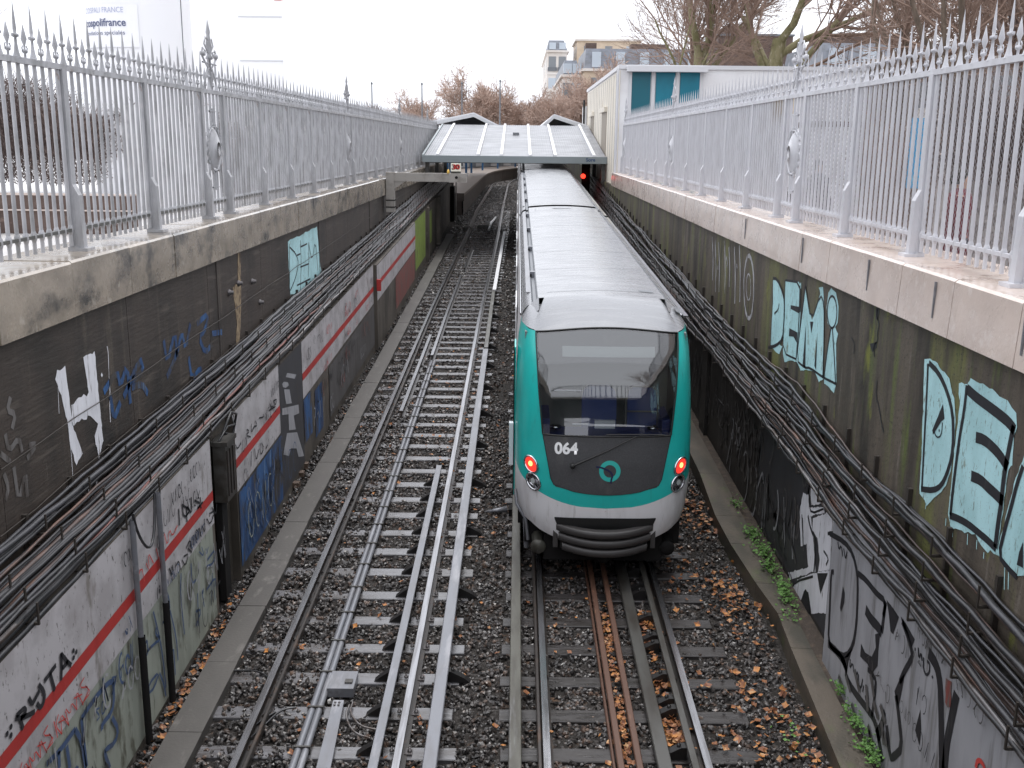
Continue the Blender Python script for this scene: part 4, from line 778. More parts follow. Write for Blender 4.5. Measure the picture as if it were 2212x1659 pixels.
a = onG_(1103,1100,-.08); mk = thing('track_magnet', 'pale cone lying on the ballast with a dark block beside the train', 'track equipment', a)
mb = MB(); mb.lathe((a[0]-.02, a[1], a[2]), [(.0,0)], 8) if False else None; mb.tube([(a[0]-.40,a[1]+.02,a[2]-.05),(a[0]-.05,a[1],a[2])], [.004,.055], 8, cap=True); mb.build('cone', m_steel, mk); mb = MB(); mb.box(a[0]-.03, a[0]+.16, a[1]-.10, a[1]+.12, a[2]-.09, a[2]+.03); mb.build('block', m_under, mk)
a = onG_(1065,622,0)
for (px0, py0, px1, py1, mt, nm) in [(1030,490,1062,490,m_darkst,'switch_block'),(1000,493,1018,493,m_darkst,'switch_block')]:
    a = onG_(px0,py0,-.05); b_ = onG_(px1,py1,-.05); mb = MB(); mb.box(a[0], b_[0], a[1], a[1]+.35, a[2]-.08, a[2]+.05); mb.box(a[0]+.05, b_[0]-.05, a[1]+.1, a[1]+.25, a[2]+.05, a[2]+.09); tag(mb.build(nm, mt), 'dark switch block %s the left track guard rail' % ('right of' if px0 > 1010 else 'left of'), 'track equipment')
mb = MB(); pts = [onG_(*p, 0) for p in [(1056,495),(1061,480),(1071,468)]]; mb.tube([(p[0],p[1],p[2]-.04) for p in pts], [.065,.07,.05], 8, cap=True); tag(mb.build('pale_cover', m_batten), 'pale curved cover lying by the right rail of the left track', 'track equipment')
# old timbers by the left wall
for i_, (px, py) in enumerate([(612,1003),(612,1022),(612,1045)]):
    a = onG_(px, py, -.1); mb = MB(); mb.box(a[0], a[0]+.42-.08*i_, a[1]-.06, a[1]+.07, a[2]-.05, a[2]+.03); tag(mb.build('timber', m_woodold), ['longest and farthest','middle','shortest and nearest'][i_] + ' of the three brown timbers lying below the grey letters', 'timber', 'old timbers by the left wall')
# kerbs
kl = thing('kerb', 'long flat grey concrete kerb between the left wall and the track', 'kerb', (-3.1, 6, 0))
y = 5.0
for i_ in range(34):
    L_ = 1.30; y1 = y + L_; mb = MB(); x0 = -3.30; s_ = random.uniform(-.008,.008)
    mb.box(x0+s_, x0+.33+s_, y+.004, y1-.004, -.2, -.085+random.uniform(-.004,.004), slope=True); mb.build('kerb_slab', m_curb, kl); y = y1
kr = thing('kerb', 'stepped mossy concrete kerb between the right track leaves and the right wall', 'kerb', (3.1, 6, 0))
edges = [(5,2.88,3.22),(8.2,2.95,3.25),(10.4,3.05,3.28),(11.2,3.10,3.30),(12.0,3.02,3.32),(13.2,2.94,3.30),(14.2,2.92,3.32),(16,3.0,3.34),(20,3.02,3.36),(30,3.05,3.4),(45,3.05,3.4)]
for (ya, xa, xb), (yc, xc, xd) in zip(edges[:-1], edges[1:]):
    mb = MB(); z0, z1 = g(ya)+.05, g(yc)+.05; h = .3
    mb.add([(xa,ya+.004,z0),(xb,ya+.004,z0-.01),(xd,yc-.004,z1-.01),(xc,yc-.004,z1),(xa,ya+.004,z0-h),(xb,ya+.004,z0-h),(xd,yc-.004,z1-h),(xc,yc-.004,z1-h)], [(0,1,2,3),(0,4,5,1),(1,5,6,2),(2,6,7,3),(3,7,4,0)]); mb.build('kerb_slab', m_curbR, kr)
wk = MB(); n_ = 24; rows = []
for i in range(n_+1): yy = 5 + 50*i/n_; rows.append([(3.2, yy, g(yy)-.04), (3.35, yy, g(yy)-.02), (3.62, yy, g(yy)+.0)])
V, F = strip(rows); wk.add(V, [f[::-1] for f in F]); setting(wk.build('earth_strip', M('earth', (.06,.045,.035), .8, layers=[((.10,.075,.055),(9,9,9),.5,.62)], bump=.02, bsc=(18,18,18))))
# ================================================================ train
TX, TY = 1.135, 12.15
def ip(z, tab):
    return float(np.interp(z, [a for a, b in tab], [b for a, b in tab]))
WF = [(.42,.70),(.6,.89),(.8,.98),(1.2,1.05),(1.8,1.06),(2.4,1.025),(2.9,.965),(3.05,.94)]
WB = [(.42,1.04),(1.0,1.12),(1.8,1.13),(2.4,1.12),(2.8,1.10),(3.05,1.06)]
U0 = [(.42,.06),(.6,.02),(.8,.0),(1.15,.0),(1.5,.035),(1.8,.085),(2.0,.106),(2.3,.154),(2.5,.198),(2.65,.240),(2.8,.300),(3.05,.445)]
NL, NE = .70, 4.2
def hull(z, T):                                                  # T 0..pi/2 from the centre line round the corner to the side
    wf, wb = ip(z, WF), ip(z, WB); x = wf*math.sin(T)**(2/NE) if T > 0 else 0; d = NL*(1 - (math.cos(T)**(2/NE) if T < math.pi/2-1e-6 else 0))
    return x + (wb-wf)*(d/NL)**1.1, ip(z, U0)*(1 - .0*d) + d
def Tx(z, x):                                                    # inverse: T whose x is given
    lo, hi = 0, math.pi/2
    for _ in range(40):
        m_ = (lo+hi)/2
        if hull(z, m_)[0] < abs(x): lo = m_
        else: hi = m_
    return lo
def uf(x, z): return hull(z, Tx(z, x))[1]
def TW(x, u, z): return (TX + x, TY + u, g(TY + u) + z)          # train coordinates to the world
train = thing('metro_train', 'jade green and white metro train 064 with wet silver roof and lit red lamps', 'train', (TX, TY, g(TY)))
ZT = 3.05
def zbord(x): return .94 + .38*(min(abs(x), 1.1)/1.08)**2.4
def grid(mb, rows, mi=0, smooth=True, flip=False):
    V, F = strip(rows); mb.add(V, [f[::-1] for f in F] if flip else F, mi, smooth)
LEN1 = 14.2
Ts = [math.pi/2*t for t in np.linspace(0, 1, 19)]
Ts = [t**1.0 for t in Ts]
# white lower fairing (front, both corners) and teal shell
def zlow(x): a = abs(x); return .47 if a < .62 else .47 + .20*min(1, (a-.62)/.38)**1.5
for nm, mt, lo, hi, n in (('lower_fairing', m_white, zlow, zbord, 7), ('front_shell', m_teal, zbord, lambda x: 1.84, 10)):
    mb = MB()
    for sx in (-1, 1):
        cols = []
        for T in Ts:
            xr = hull(1.0, T)[0]; a, b_ = lo(xr), hi(xr); c = []
            for k in range(n+1): z = a + (b_-a)*k/n; x, u = hull(z, T); c.append(TW(sx*x, u, z))
            cols.append(c)
        # extend along the side to u = 1.45
        xr = hull(1.0, math.pi/2)[0]; c = []
        for k in range(n+1): z = lo(xr) + (hi(xr)-lo(xr))*k/n; c.append(TW(sx*ip(z, WB), 1.55, z))
        cols.append(c); grid(mb, cols, 0, True, sx < 0)
    sh = mb.build(nm, mt, train)
# upper corner shells beside the windscreen
WM = [(1.12,.42),(1.14,.56),(1.18,.635),(1.25,.68),(1.5,.725),(1.84,.79),(2.4,.845),(3.05,.885),(3.12,.885)]
def carc(z): return float(np.interp(z, [1.12, 1.3, 1.8, 2.4, 3.12], [-.045, -.035, -.01, .02, .08]))
for sx in (-1, 1):
    mb = MB(); cols = []; zs = list(np.linspace(1.80, 3.12, 12))
    for q_ in np.linspace(0, 1, 13):
        c = []
        for z in zs:
            ze = z - carc(z)*(1 - q_*0) if z <= 3.05 else z - carc(z); ze = z - carc(z) if q_ < .5 else z - carc(z)*(1-(q_-.5)*2) - (.07*((q_-.5)*2) if z > 3.1 else 0)*(z-1.8)/1.32
            ze = min(ze, 3.05) if q_ > .3 else ze
            T0 = Tx(min(ze, 3.05), ip(z, WM)-.012); T = T0 + (math.pi/2 - T0)*q_; x, u = hull(min(ze, 3.05), T); c.append(TW(sx*x, u, ze))
        cols.append(c)
    cols.append([TW(sx*ip(min(z, 3.05), WB), 1.55, min(z, 3.05)) for z in zs])
    grid(mb, cols, 0, True, sx < 0); mb.build('corner_shell', m_teal, train)
# dark mask and windscreen
def panel(nm, mt, z0, z1, off, inset=0, nrow=14, half=1.0, x0=-1, x1=1):
    mb = MB(); rows = []
    for z in np.linspace(z0, z1, nrow):
        r = []
        for f in np.linspace(x0, x1, 25):
            x = f*(ip(z, WM)-inset); ze = z - carc(z)*f*f; r.append(TW(x, uf(x, min(ze, 3.05)) + max(0, ze-3.05)*.6 - off, ze))
        rows.append(r)
    grid(mb, rows); return mb.build(nm, mt, train)
panel('front_mask', m_mask, 1.12, 1.835, .006)
panel('windscreen', m_glass, 1.845, 3.10, .004, nrow=22)
def edge(nm, zlist, w=.012, off=.012):                           # rubber gasket round the screen
    mb = MB()
    for s_ in (-1, 1):
        pts = []
        for z in zlist: x = s_*ip(z, WM); ze = z - carc(z); pts.append(TW(x, uf(x, min(ze, 3.05)) - off, ze))
        mb.tube(pts, w, 5)
    for z in (zlist[0], zlist[-1]):
        pts = []
        for f in np.linspace(-1, 1, 21): x = f*ip(z, WM); ze = z - carc(z)*f*f; pts.append(TW(x, uf(x, min(ze, 3.05)) + max(0, ze-3.05)*.6 - off, ze))
        mb.tube(pts, w, 5)
    return mb.build(nm, m_gasket, train)
edge('screen_gasket', list(np.linspace(1.84, 3.115, 14)), .011, .004); edge('mask_gasket', list(np.linspace(1.12, 1.835, 10)), .005, .005)
# cab interior
def tb(mb, x0, x1, u0, u1, z0, z1, mi=0):
    P8 = [TW(x,u,z) for z in (z0,z1) for u in (u0,u1) for x in (x0,x1)]
    return mb.add(P8, [(0,2,3,1),(4,5,7,6),(0,1,5,4),(1,3,7,5),(3,2,6,7),(2,0,4,6)], mi)
mb = MB(); tb(mb, -1.0, 1.0, 1.95, 2.0, 1.0, 3.1); mb.build('cab_back_wall', m_cabwall, train)
mb = MB(); tb(mb, -1.02, -.99, .75, 1.95, 1.0, 3.0); tb(mb, .99, 1.02, .75, 1.95, 1.0, 3.0); tb(mb, -1.0, 1.0, .5, 1.95, .95, 1.0); mb.build('cab_lining', m_cabdark, train)
mb = MB(); tb(mb, -.82, .82, .58, 1.5, 2.95, 3.0); mb.build('cab_ceiling', m_cabdark, train)
panel('header_mask', m_mask, 2.72, 3.08, -.03, .01, 6)
def flatdisp(z0, z1, x0, x1, mt, nm, off):
    mb = MB(); rows = []
    for z in (z0, (z0+z1)/2, z1): rows.append([TW(x, uf(x, z) + off, z) for x in np.linspace(x0, x1, 9)])
    grid(mb, rows); return mb.build(nm, mt, train)
flatdisp(2.78, 2.90, -.56, .58, m_cabwall, 'destination_display', .022)
mb = MB(); tb(mb, -.80, .80, .22, .62, 1.70, 1.80); tb(mb, -.80, -.70, .3, .9, 1.75, 2.0); tb(mb, .70, .80, .3, .9, 1.75, 2.0); mb.build('desk', m_desk, train)
def seat(xc, w, frame):
    mb = MB(); pr = [(-w,1.35),(w,1.35),(w,2.12),(w*.9,2.22),(w*.6,2.27),(-w*.6,2.27),(-w*.9,2.22),(-w,2.12)]
    for (u0, du) in ((1.0, .10),):
        a = [TW(xc+x, u0 - .28 + (z-1.4)*.15, z) for x, z in pr]; b2 = [TW(xc+x*.95, u0 - .28 + du + (z-1.4)*.15, z) for x, z in pr]; n = len(pr)
        mb.add(a+b2, [tuple(range(n)), tuple(range(2*n-1, n-1, -1))] + [(i, (i+1) % n, n+(i+1) % n, n+i) for i in range(n)])
    tb(mb, xc-w, xc+w, .5, .8, 1.42, 1.52); s_ = mb.build('seat', m_seat, train)
    if frame:
        mb = MB(); mb.tube([TW(xc+x*1.05, .98 + (z-1.4)*.15, z*1.005) for x, z in [pr[0]]+pr[7:1:-1]+[pr[1]]] if False else [TW(xc+x*1.04,   .69 + (z-1.4)*.15, z) for x, z in [(w,1.4),(w,2.12),(w*.9,2.24),(w*.6,2.29),(-w*.6,2.29),(-w*.9,2.24),(-w,2.12),(-w,1.4)]], .018, 6); mb.tube([TW(xc-w, .72, 1.98), TW(xc+w, .72, 1.98)], .012, 5); mb.build('seat_frame', m_rustrail, train)
seat(-.05, .225, False); seat(.50, .20, True)
mb = MB(); tb(mb, -.12, .14, .55, .60, 1.80, 1.90); mb.build('notice_sheet', m_paper, train)
mb = MB(); mb.tube([TW(-.62,1.2,2.12), TW(-.25,1.2,2.12)], .02, 6); mb.tube([TW(-.4,.6,1.84), TW(-.2,.6,1.84)], .012, 6); mb.build('handle_bar', m_chrome, train)
for xx in (-.62, .60):
    mb = MB(); p = TW(xx, .42, 1.84); mb.lathe(p, [(0,0),(.07,.005),(.075,.03),(.05,.045),(0,.05)], 12); mb.build('desk_lamp', m_chrome, train)
# lamps
def lamp(x, z, lit):
    N_ = Vector(TW(x+.02, uf(x+.02, z), z)) - Vector(TW(x-.02, uf(x-.02, z), z)); U_ = Vector(TW(x, uf(x, z+.02), z+.02)) - Vector(TW(x, uf(x, z-.02), z-.02)); N_.normalize(); U_.normalize(); D_ = N_.cross(U_).normalized()
    if D_.y > 0: D_ = -D_
    c = Vector(TW(x, uf(x, z), z)); s_ = 1 if x > 0 else -1
    def ell(rx, rz, d, n=20): return [c + D_*d + N_*(rx*math.cos(t)*1 + .25*rz*math.sin(t)*(-s_)*-1) + U_*rz*math.sin(t) for t in np.linspace(0, 2*math.pi, n+1)[:-1]]
    mb = MB()
    def rings(rs, mi):
        V = []; n = 20
        for rx, rz, d in rs: V += ell(rx, rz, d)
        F = [(i*n+j, i*n+(j+1) % n, (i+1)*n+(j+1) % n, (i+1)*n+j) for i in range(len(rs)-1) for j in range(n)]; F.append(tuple((len(rs)-1)*n + j for j in range(n))); mb.add(V, F, mi, True)
    rings([(.105,.112,.0),(.103,.110,.018),(.088,.095,.020),(.084,.090,.006)], 0); o = mb.build('tail_lamp' if lit else 'head_lamp', [m_chrome], train)
    mb = MB(); rings([(.084,.090,.008),(.06,.065,.014),(.02,.02,.018)], 0); l_ = mb.build('lens', m_redlamp if lit else m_lampglass, o)
    mb = MB()
    V = [tuple(c + D_*.020 + N_*(.032*math.cos(t) + .0) + U_*(.034*math.sin(t)+.012)) for t in np.linspace(0, 6.283, 13)[:-1]]
    mb.add(V, [tuple(range(12))]); mb.build('bulb', m_redcore if lit else m_cabwall, o)
for x in (-.925, .925): lamp(x, 1.455, True)
for x in (-.895, .895): lamp(x, 1.245, False)
# number 064 and round emblem
def text_mesh(name, txt, size, mat, fn, parent, bold=.0, sx=1.0, align='CENTER'):
    cu = bpy.data.curves.new(name, 'FONT'); cu.body = txt; cu.size = size; cu.align_x = align; cu.align_y = 'CENTER'; cu.offset = bold; cu.resolution_u = 4
    ob = bpy.data.objects.new(name, cu); COL.objects.link(ob); dg = bpy.context.evaluated_depsgraph_get(); me = bpy.data.meshes.new_from_object(ob.evaluated_get(dg)); bpy.data.objects.remove(ob)
    for v in me.vertices: v.co = Vector(fn(v.co.x*sx, v.co.y))
    me.materials.clear(); me.materials.append(mat)
    for p in me.polygons: p.material_index = 0
    me.name = name; return link(name, me, parent)
text_mesh('number_064', '064', .19, m_num, lambda a, b_: TW(-.50 + a, uf(-.50 + a, 1.685 + b_) - .012, 1.685 + b_), train, .007)
mb = MB(); n = 32; V = []
for rr in (.078, .132): V += [TW(.04 + rr*math.cos(t), uf(.04 + rr*math.cos(t), 1.42 + rr*math.sin(t)) - .011, 1.42 + rr*math.sin(t)) for t in np.linspace(0, 6.2832, n+1)[:-1]]
mb.add(V, [(j, (j+1) % n, n+(j+1) % n, n+j) for j in range(n)]); mb.build('round_emblem', m_logo, train)
mb = MB(); pts = smooth([(-.13,1.475),(-.06,1.465),(0,1.44),(.03,1.425),(.06,1.40),(.075,1.36),(.06,1.32),(.055,1.27)], 1); L_ = []; R_ = []
for i, p in enumerate(pts):
    d = Vector(pts[min(i+1,len(pts)-1)]) - Vector(pts[max(i-1,0)]); d.normalize(); nn = Vector((-d.y, d.x))*.011; L_.append(Vector(p)+nn); R_.append(Vector(p)-nn)
mb.add([TW(p.x, uf(p.x, p.y)-.014, p.y) for p in L_+R_], [(i, i+1, len(L_)+i+1, len(L_)+i) for i in range(len(L_)-1)]); mb.build('emblem_line', m_navy, train)
# wiper
mb = MB(); mb.tube([TW(-.40, uf(-.4,1.50)-.05, 1.50), TW(.0, uf(0,1.66)-.05, 1.68), TW(.36, uf(.36,1.85)-.04, 1.86)], [.014,.010,.007], 6); w_ = mb.build('wiper', m_gasket, train)
mb = MB(); mb.lathe(TW(-.42, uf(-.42,1.49)-.05, 1.49), [(.0,-.02),(.03,-.02),(.03,.05),(0,.05)], 8, 'y'); mb.build('wiper_pivot', m_gasket, w_); mb = MB(); mb.tube([TW(-.02, uf(0,1.88)-.03, 1.87), TW(.70, uf(.7,1.88)-.03, 1.87)], .008, 5); mb.build('wiper_blade', m_gasket, w_)
# bumper grille: recess, three curved slats
mb = MB(); rows = []
def bump(x): return -.13 + .22*(abs(x)/.62)**2.2
for z in (.36, .6, .80, .82): rows.append([TW(x, uf(x, z) - .012 + (0 if z > .45 else .02), z) for x in np.linspace(-.63 if z > .7 else -.55, .63 if z > .7 else .55, 19)])
grid(mb, rows); mb.build('bumper_recess', m_gasket, train)
m_slat = M('dark_grey_bumper', (.05,.046,.045), .45)
for k, (z0, hw, w0) in enumerate([(.675,.605,.055),(.555,.575,.05),(.435,.53,.055)]):
    mb = MB(); rows = []
    for du, dz in [(.06, .052), (-.02, .054), (-.05, .045), (-.04, -.03), (-.01, -.048), (.06, -.05)]:
        rows.append([TW(x, bump(x) + du + .0*k, z0 + dz - .035*(1-(x/hw)**2)) for x in np.linspace(-hw, hw, 19)])
    grid(mb, rows, 0, True, True); mb.build('bumper_slat', m_slat, train)
for s_ in (-1, 1):
    mb = MB(); a, b2 = s_*.60, s_*.66; tb(mb, min(a,b2)*.97, max(a,b2)*.97, .06, .2, .40, .74); mb.build('bumper_end', m_slat, train)
# underframe
mb = MB(); tb(mb, -1.0, 1.0, .45, LEN1, .30, .60); tb(mb, -.75, .75, .25, .6, .15, .5); mb.build('underframe', m_under, train)
mb = MB(); tb(mb, -1.08, 1.08, 1.2, LEN1-.3, .25, .62); mb.build('side_skirt', m_under, train)
for s_ in (-1, 1):
    mb = MB(); p = TW(s_*.82, .30, .30); mb.tube([TW(s_*.84, .6, .42), TW(s_*.82, .25, .33)], .075, 10); mb.lathe(TW(s_*.82, .24, .33), [(.0,-.02),(.095,-.02),(.10,.0),(.07,.03)], 14, 'y'); mb.build('buffer', m_olive if s_ < 0 else m_under, train)
    mb = MB(); tb(mb, s_*.62-.06, s_*.62+.06, .28, .5, .12, .40); mb.build('lifeguard', m_under, train)
    mb = MB(); mb.lathe(TW(s_*.73, 1.9, .38), [(0,-.07),(.38,-.07),(.42,-.06),(.42,.0),(.38,.02),(.38,.07),(0,.07)], 24, 'x'); mb.build('wheel', m_darkst, train)
mb = MB(); tb(mb, -.09, .09, .05, .5, .22, .36); mb.lathe(TW(0, .05, .29), [(0,-.06),(.07,-.06),(.09,0),(.05,.08)], 10, 'y'); mb.build('coupler', m_under, train)
mb = MB(); mb.lathe(TW(-.60, .10, .50), [(0,-.02),(.022,-.02),(.025,.04)], 8, 'y'); mb.build('red_tap', m_redcoat, train)
mb = MB(); mb.tube([TW(-1.12,.62,.95), TW(-1.10,.50,.80), TW(-.98,.42,.62), TW(-.95,.40,.35)], .022, 6); mb.tube([TW(-.99,.5,.6), TW(-.97,.5,.2)], .03, 6); mb.build('step_rail', m_steel, train)
# ---- car bodies
ROOF = [(1.06,3.05),(1.04,3.12),(.99,3.185),(.93,3.215)]
def zroof(x): return 3.34 - .05*(x/.86)**2
def carbody(parent, u0, u1, nose):
    us = [u0] + list(np.linspace(u0+.5, u1, 6)); mb = MB()
    for sx in (-1, 1):
        rows = []
        for z in (.6, 1.0, 1.4, 1.8, 2.4, 2.8, 3.05): rows.append([TW(sx*ip(z, WB), u, z) for u in us])
        grid(mb, rows, 0, True, sx > 0)
    if not nose or True: pass
    mb.build('side_panel', m_white, parent)
    mb = MB()
    for sx in (-1, 1):
        rows = [[TW(sx*x, u, z) for u in us] for x, z in ROOF]; grid(mb, rows, 0, True, sx > 0)
    mb.build('roof_shoulder', m_roof, parent)
    # end walls
    for ue in ((u1,) if nose else (u0, u1)):
        mb = MB(); tb(mb, -1.05, 1.05, ue-.02, ue-.001, .6, 3.10); tb(mb, -.84, .84, ue-.02, ue-.001, 3.10, 3.26); mb.build('end_wall', m_groove, parent)
    ua = u0 + (.0 if nose else .0)
    mb = MB()
    for sx in (-1, 1):
        xo, xi = sx*.93, sx*.86
        rows = [[TW(xo, u, 3.215) for u in us], [TW(sx*.905, u, 3.19) for u in us], [TW(xi, u, 3.20) for u in us], [TW(xi, u, 3.275) for u in us], [TW(sx*.845, u, zroof(.86)) for u in us]]
        grid(mb, rows, 0, False, sx > 0)
    mb.build('roof_gutter', m_groove, parent)
    mb = MB(); rows = [[TW(x, u, zroof(x)) for u in us] for x in np.linspace(-.845, .845, 13)]; grid(mb, rows, 0, True); mb.build('roof_plateau', m_roof, parent)
    # panel seams, hatches, brackets in the left gutter
    mb = MB()
    for us_ in (u0+.35, u1-1.0): tb(mb, -.70, .72, us_, us_+.012, zroof(.5)+.0, zroof(0)+.0025) if False else mb.add([TW(x, us_+du, zroof(x)+.003) for du in (0,.014) for x in np.linspace(-.72,.74,9)], [(i, i+1, 10+i, 9+i) for i in range(8)])
    for xs in (-.70, .72): mb.add([TW(xs, u1-1.0, zroof(xs)+.003), TW(xs+.012, u1-1.0, zroof(xs)+.003), TW(xs+.012, u1-.05, zroof(xs)+.003), TW(xs, u1-.05, zroof(xs)+.003)], [(0,1,2,3)])
    for k, us_ in enumerate(np.linspace(u0+2.4, u1-2.4, 5)): mb.add([TW(x, float(us_)+du, zroof(x)+.003) for du in (0,.010) for x in np.linspace(-.8,.8,9)], [(i, i+1, 10+i, 9+i) for i in range(8)])
    mb.build('roof_seams', m_groove, parent)
    for k in range(4):
        uu = u0 + 2.3 + k*3.0
        if uu < u1-1: mb = MB(); tb(mb, -.93, -.845, uu, uu+.10, 3.20, 3.285); tb(mb, -.93, -.90, uu, uu+.10, 3.20, 3.25); mb.build('gutter_bracket', m_steel, parent)
    mb = MB(); tb(mb, 1.10, 1.16, u0, u1, 3.06, 3.075)
    for sx in (-1, 1): mb.tube([TW(sx*1.075, u, 3.075) for u in us], .014, 5)
    mb.build('drip_rail', m_chrome, parent)
    mb = MB(); tb(mb, -.999, -.93+.0, u0+.9, u1-.3, 3.205, 3.214); mb.build('shoulder_strip', m_steel, parent)
    # side windows and doors, left side
    for k in range(3 if not nose else 3):
        uc = u0 + 2.2 + k*4.3
        for sx in (-1, 1):
            mb = MB(); a, b2 = sorted((sx*1.128, sx*1.145)); tb(mb, a, b2, uc, uc+1.5, .75, 2.75); d_ = mb.build('door', m_white, parent); mb = MB(); a, b2 = sorted((sx*1.145, sx*1.149)); tb(mb, a, b2, uc+.15, uc+.65, 1.5, 2.5); tb(mb, a, b2, uc+.85, uc+1.35, 1.5, 2.5); mb.build('window', m_win, d_)
            mb = MB(); tb(mb, *sorted((sx*1.122, sx*1.136)), uc+1.8, uc+3.9, 1.6, 2.45); mb.build('window', m_win, parent)
carbody(train, 1.5, LEN1, True)
# nose roof: from the top of the front shell up to the roof plateau
mb = MB(); rows = []
TT = [t for t in np.linspace(0, math.pi/2, 19)]
ring0 = []
for sx, seq in ((-1, TT[::-1]), (1, TT[1:])):
    for T in seq:
        x, u = hull(ZT, T); f = x/.885
        if f <= 1: ze = 3.115 - .08*f*f; u = uf(x, 3.05) + (ze-3.05)*.6
        else: ze = max(3.05, 3.035 - (f-1)*.0)
        ring0.append((sx*x, u - .004, ze))
full = [(-1.06, 1.5, 3.05)] + ring0 + [(1.06, 1.5, 3.05)]
def up(p, s_, zt):                                               # push the ring inwards/backwards
    x, u, z = p; return (x*(1-.13*s_), u + (1.5-u)*s_*.999, z + (zt - z)*math.sin(s_*math.pi/2))
for s_ in (0, .06, .15, .3, .5, .75, 1.0):
    r = []
    for p in full: zt = zroof(min(.86, abs(p[0]*(1-.13*s_)))) if abs(p[0]) < .9 else 3.215; r.append(TW(*up(p, s_, zt)))
    rows.append(r)
grid(mb, rows); mb.build('nose_roof', m_roof, train)
mb = MB()                                                        # raised wedge leading into the left and right gutters
for sx in (-1, 1): mb.add([TW(sx*.835,1.51,3.30),TW(sx*.94,1.51,3.222),TW(sx*.94,1.51,3.15),TW(sx*.835,1.51,3.15),TW(sx*.84,1.15,3.20),TW(sx*.93,1.15,3.13)], [(0,1,2,3),(0,4,5,1),(3,4,0),(1,5,2)])
mb.build('gutter_end', m_roof, train)
mb = MB(); mb.add([TW(x, u, zroof(x)+.006) for x, u in ((.55,1.9),(.74,1.9),(.74,2.05),(.55,2.05))], [(0,1,2,3)]); mb.build('roof_plate', m_groove, train); mb = MB(); mb.add([TW(x, u, z) for x, u, z in ((.94,1.15,3.20),(1.02,1.15,3.165),(1.02,1.38,3.185),(.94,1.38,3.22))], [(0,1,2,3)]); mb.build('roof_plate', m_groove, train)
# front left cab door
mb = MB(); a, b2 = -1.148, -1.128; tb(mb, a, b2, .95, 1.45, .75, 2.75); dr = mb.build('cab_door', m_teal, train); mb = MB(); tb(mb, a-.004, a, 1.03, 1.38, 1.5, 2.55); mb.build('window', m_win, dr); mb = MB(); mb.tube([TW(-1.17,.98,1.45), TW(-1.19,.98,1.75), TW(-1.19,1.12,1.70)], .014, 5); mb.build('handle', m_chrome, dr)
mb = MB()
for uu in (.94, 1.46): mb.tube([TW(-1.152, uu, .75), TW(-1.152, uu, 2.72)], .008, 4)
mb.build('door_gasket', m_gasket, train)
mb = MB(); tb(mb, -1.21, -1.155, .9, 1.0, 1.18, 1.75); mb.build('grab_plate', m_paper, train)
# following cars
car = [(LEN1+.42, LEN1+.42+15.6), (LEN1+.42+16.0, LEN1+.42+16.0+15.4)]
for u0, u1 in car: carbody(train, u0, u1, False)
mb = MB()
for u0 in (LEN1, car[0][1]): tb(mb, -.98, .98, u0-.01, u0+.44, .7, 3.12); tb(mb, -.80, .80, u0-.01, u0+.44, 3.10, 3.22)
mb.build('gangway', m_groove, train)
mb = MB(); uu = LEN1-.55; mb.add([TW(-.05+.24*math.cos(t), uu+.10*math.sin(t), zroof(0)+.005) for t in np.linspace(0,6.283,17)[:-1]], [tuple(range(16))]); mb.build('roof_hatch', m_steel, train)
# ================================================================ station end
st = thing('station_canopy', 'low grey sheet metal canopy with white battens spanning the trench over the train', 'canopy', (0, 43, 4.8))
def cz_(y): return 4.93 + (y-43)*.1235
def can(mb, x0, x1, y0, y1, z0, z1, mi=0): mb.add([(x0,y0,cz_(y0)+z0),(x1,y0,cz_(y0)+z0),(x1,y1,cz_(y1)+z0),(x0,y1,cz_(y1)+z0),(x0,y0,cz_(y0)+z1),(x1,y0,cz_(y0)+z1),(x1,y1,cz_(y1)+z1),(x0,y1,cz_(y1)+z1)], [(0,3,2,1),(4,5,6,7),(0,1,5,4),(1,2,6,5),(2,3,7,6),(3,0,4,7)], mi)
mb = MB()
n_ = 74
for i in range(n_):                                              # fine corrugation
    x0 = -3.80 + 7.38*i/n_; can(mb, x0, x0+7.38/n_*.55, 43, 54.5, -.10, .012); can(mb, x0+7.38/n_*.55, x0+7.38/n_, 43, 54.5, -.10, .0)
mb.build('roof_sheet', m_canopy, st)
mb = MB(); can(mb, -3.86, 3.62, 42.93, 43.0, -.24, .03); can(mb, -3.9, -3.82, 43, 54.5, -.2, .05); mb.build('fascia', M('grey_fascia', (.22,.25,.26), .4), st)
for xb in [-3.27,-1.62,-.67,.50,1.52,3.10]:
    mb = MB(); can(mb, xb-.06, xb+.06, 43.05, 48.5, .015, .085); can(mb, xb-.055, xb+.055, 48.52, 54.5, .015, .080); mb.build('batten', m_batten, st)
mb = MB(); mb.box(-.25, .05, 50.2, 50.4, cz_(50.3)+.02, cz_(50.3)+.12); mb.build('roof_vent', m_groove, st)
mb = MB()
for x in (-3.7, 3.5):
    for y in (43.3, 48.5, 54): mb.box(x-.08, x+.08, y-.08, y+.08, 3.9, cz_(y)-.1)
for y in (43.2, 48.5, 54): mb.box(-3.7, 3.5, y-.06, y+.06, cz_(y)-.30, cz_(y)-.1)
mb.build('frame', m_darkst, st)
text_mesh('graffiti', 'Sore', .20, p_blueg, lambda a, b_: (2.95+a, 42.92, 4.83+b_), st, .006)
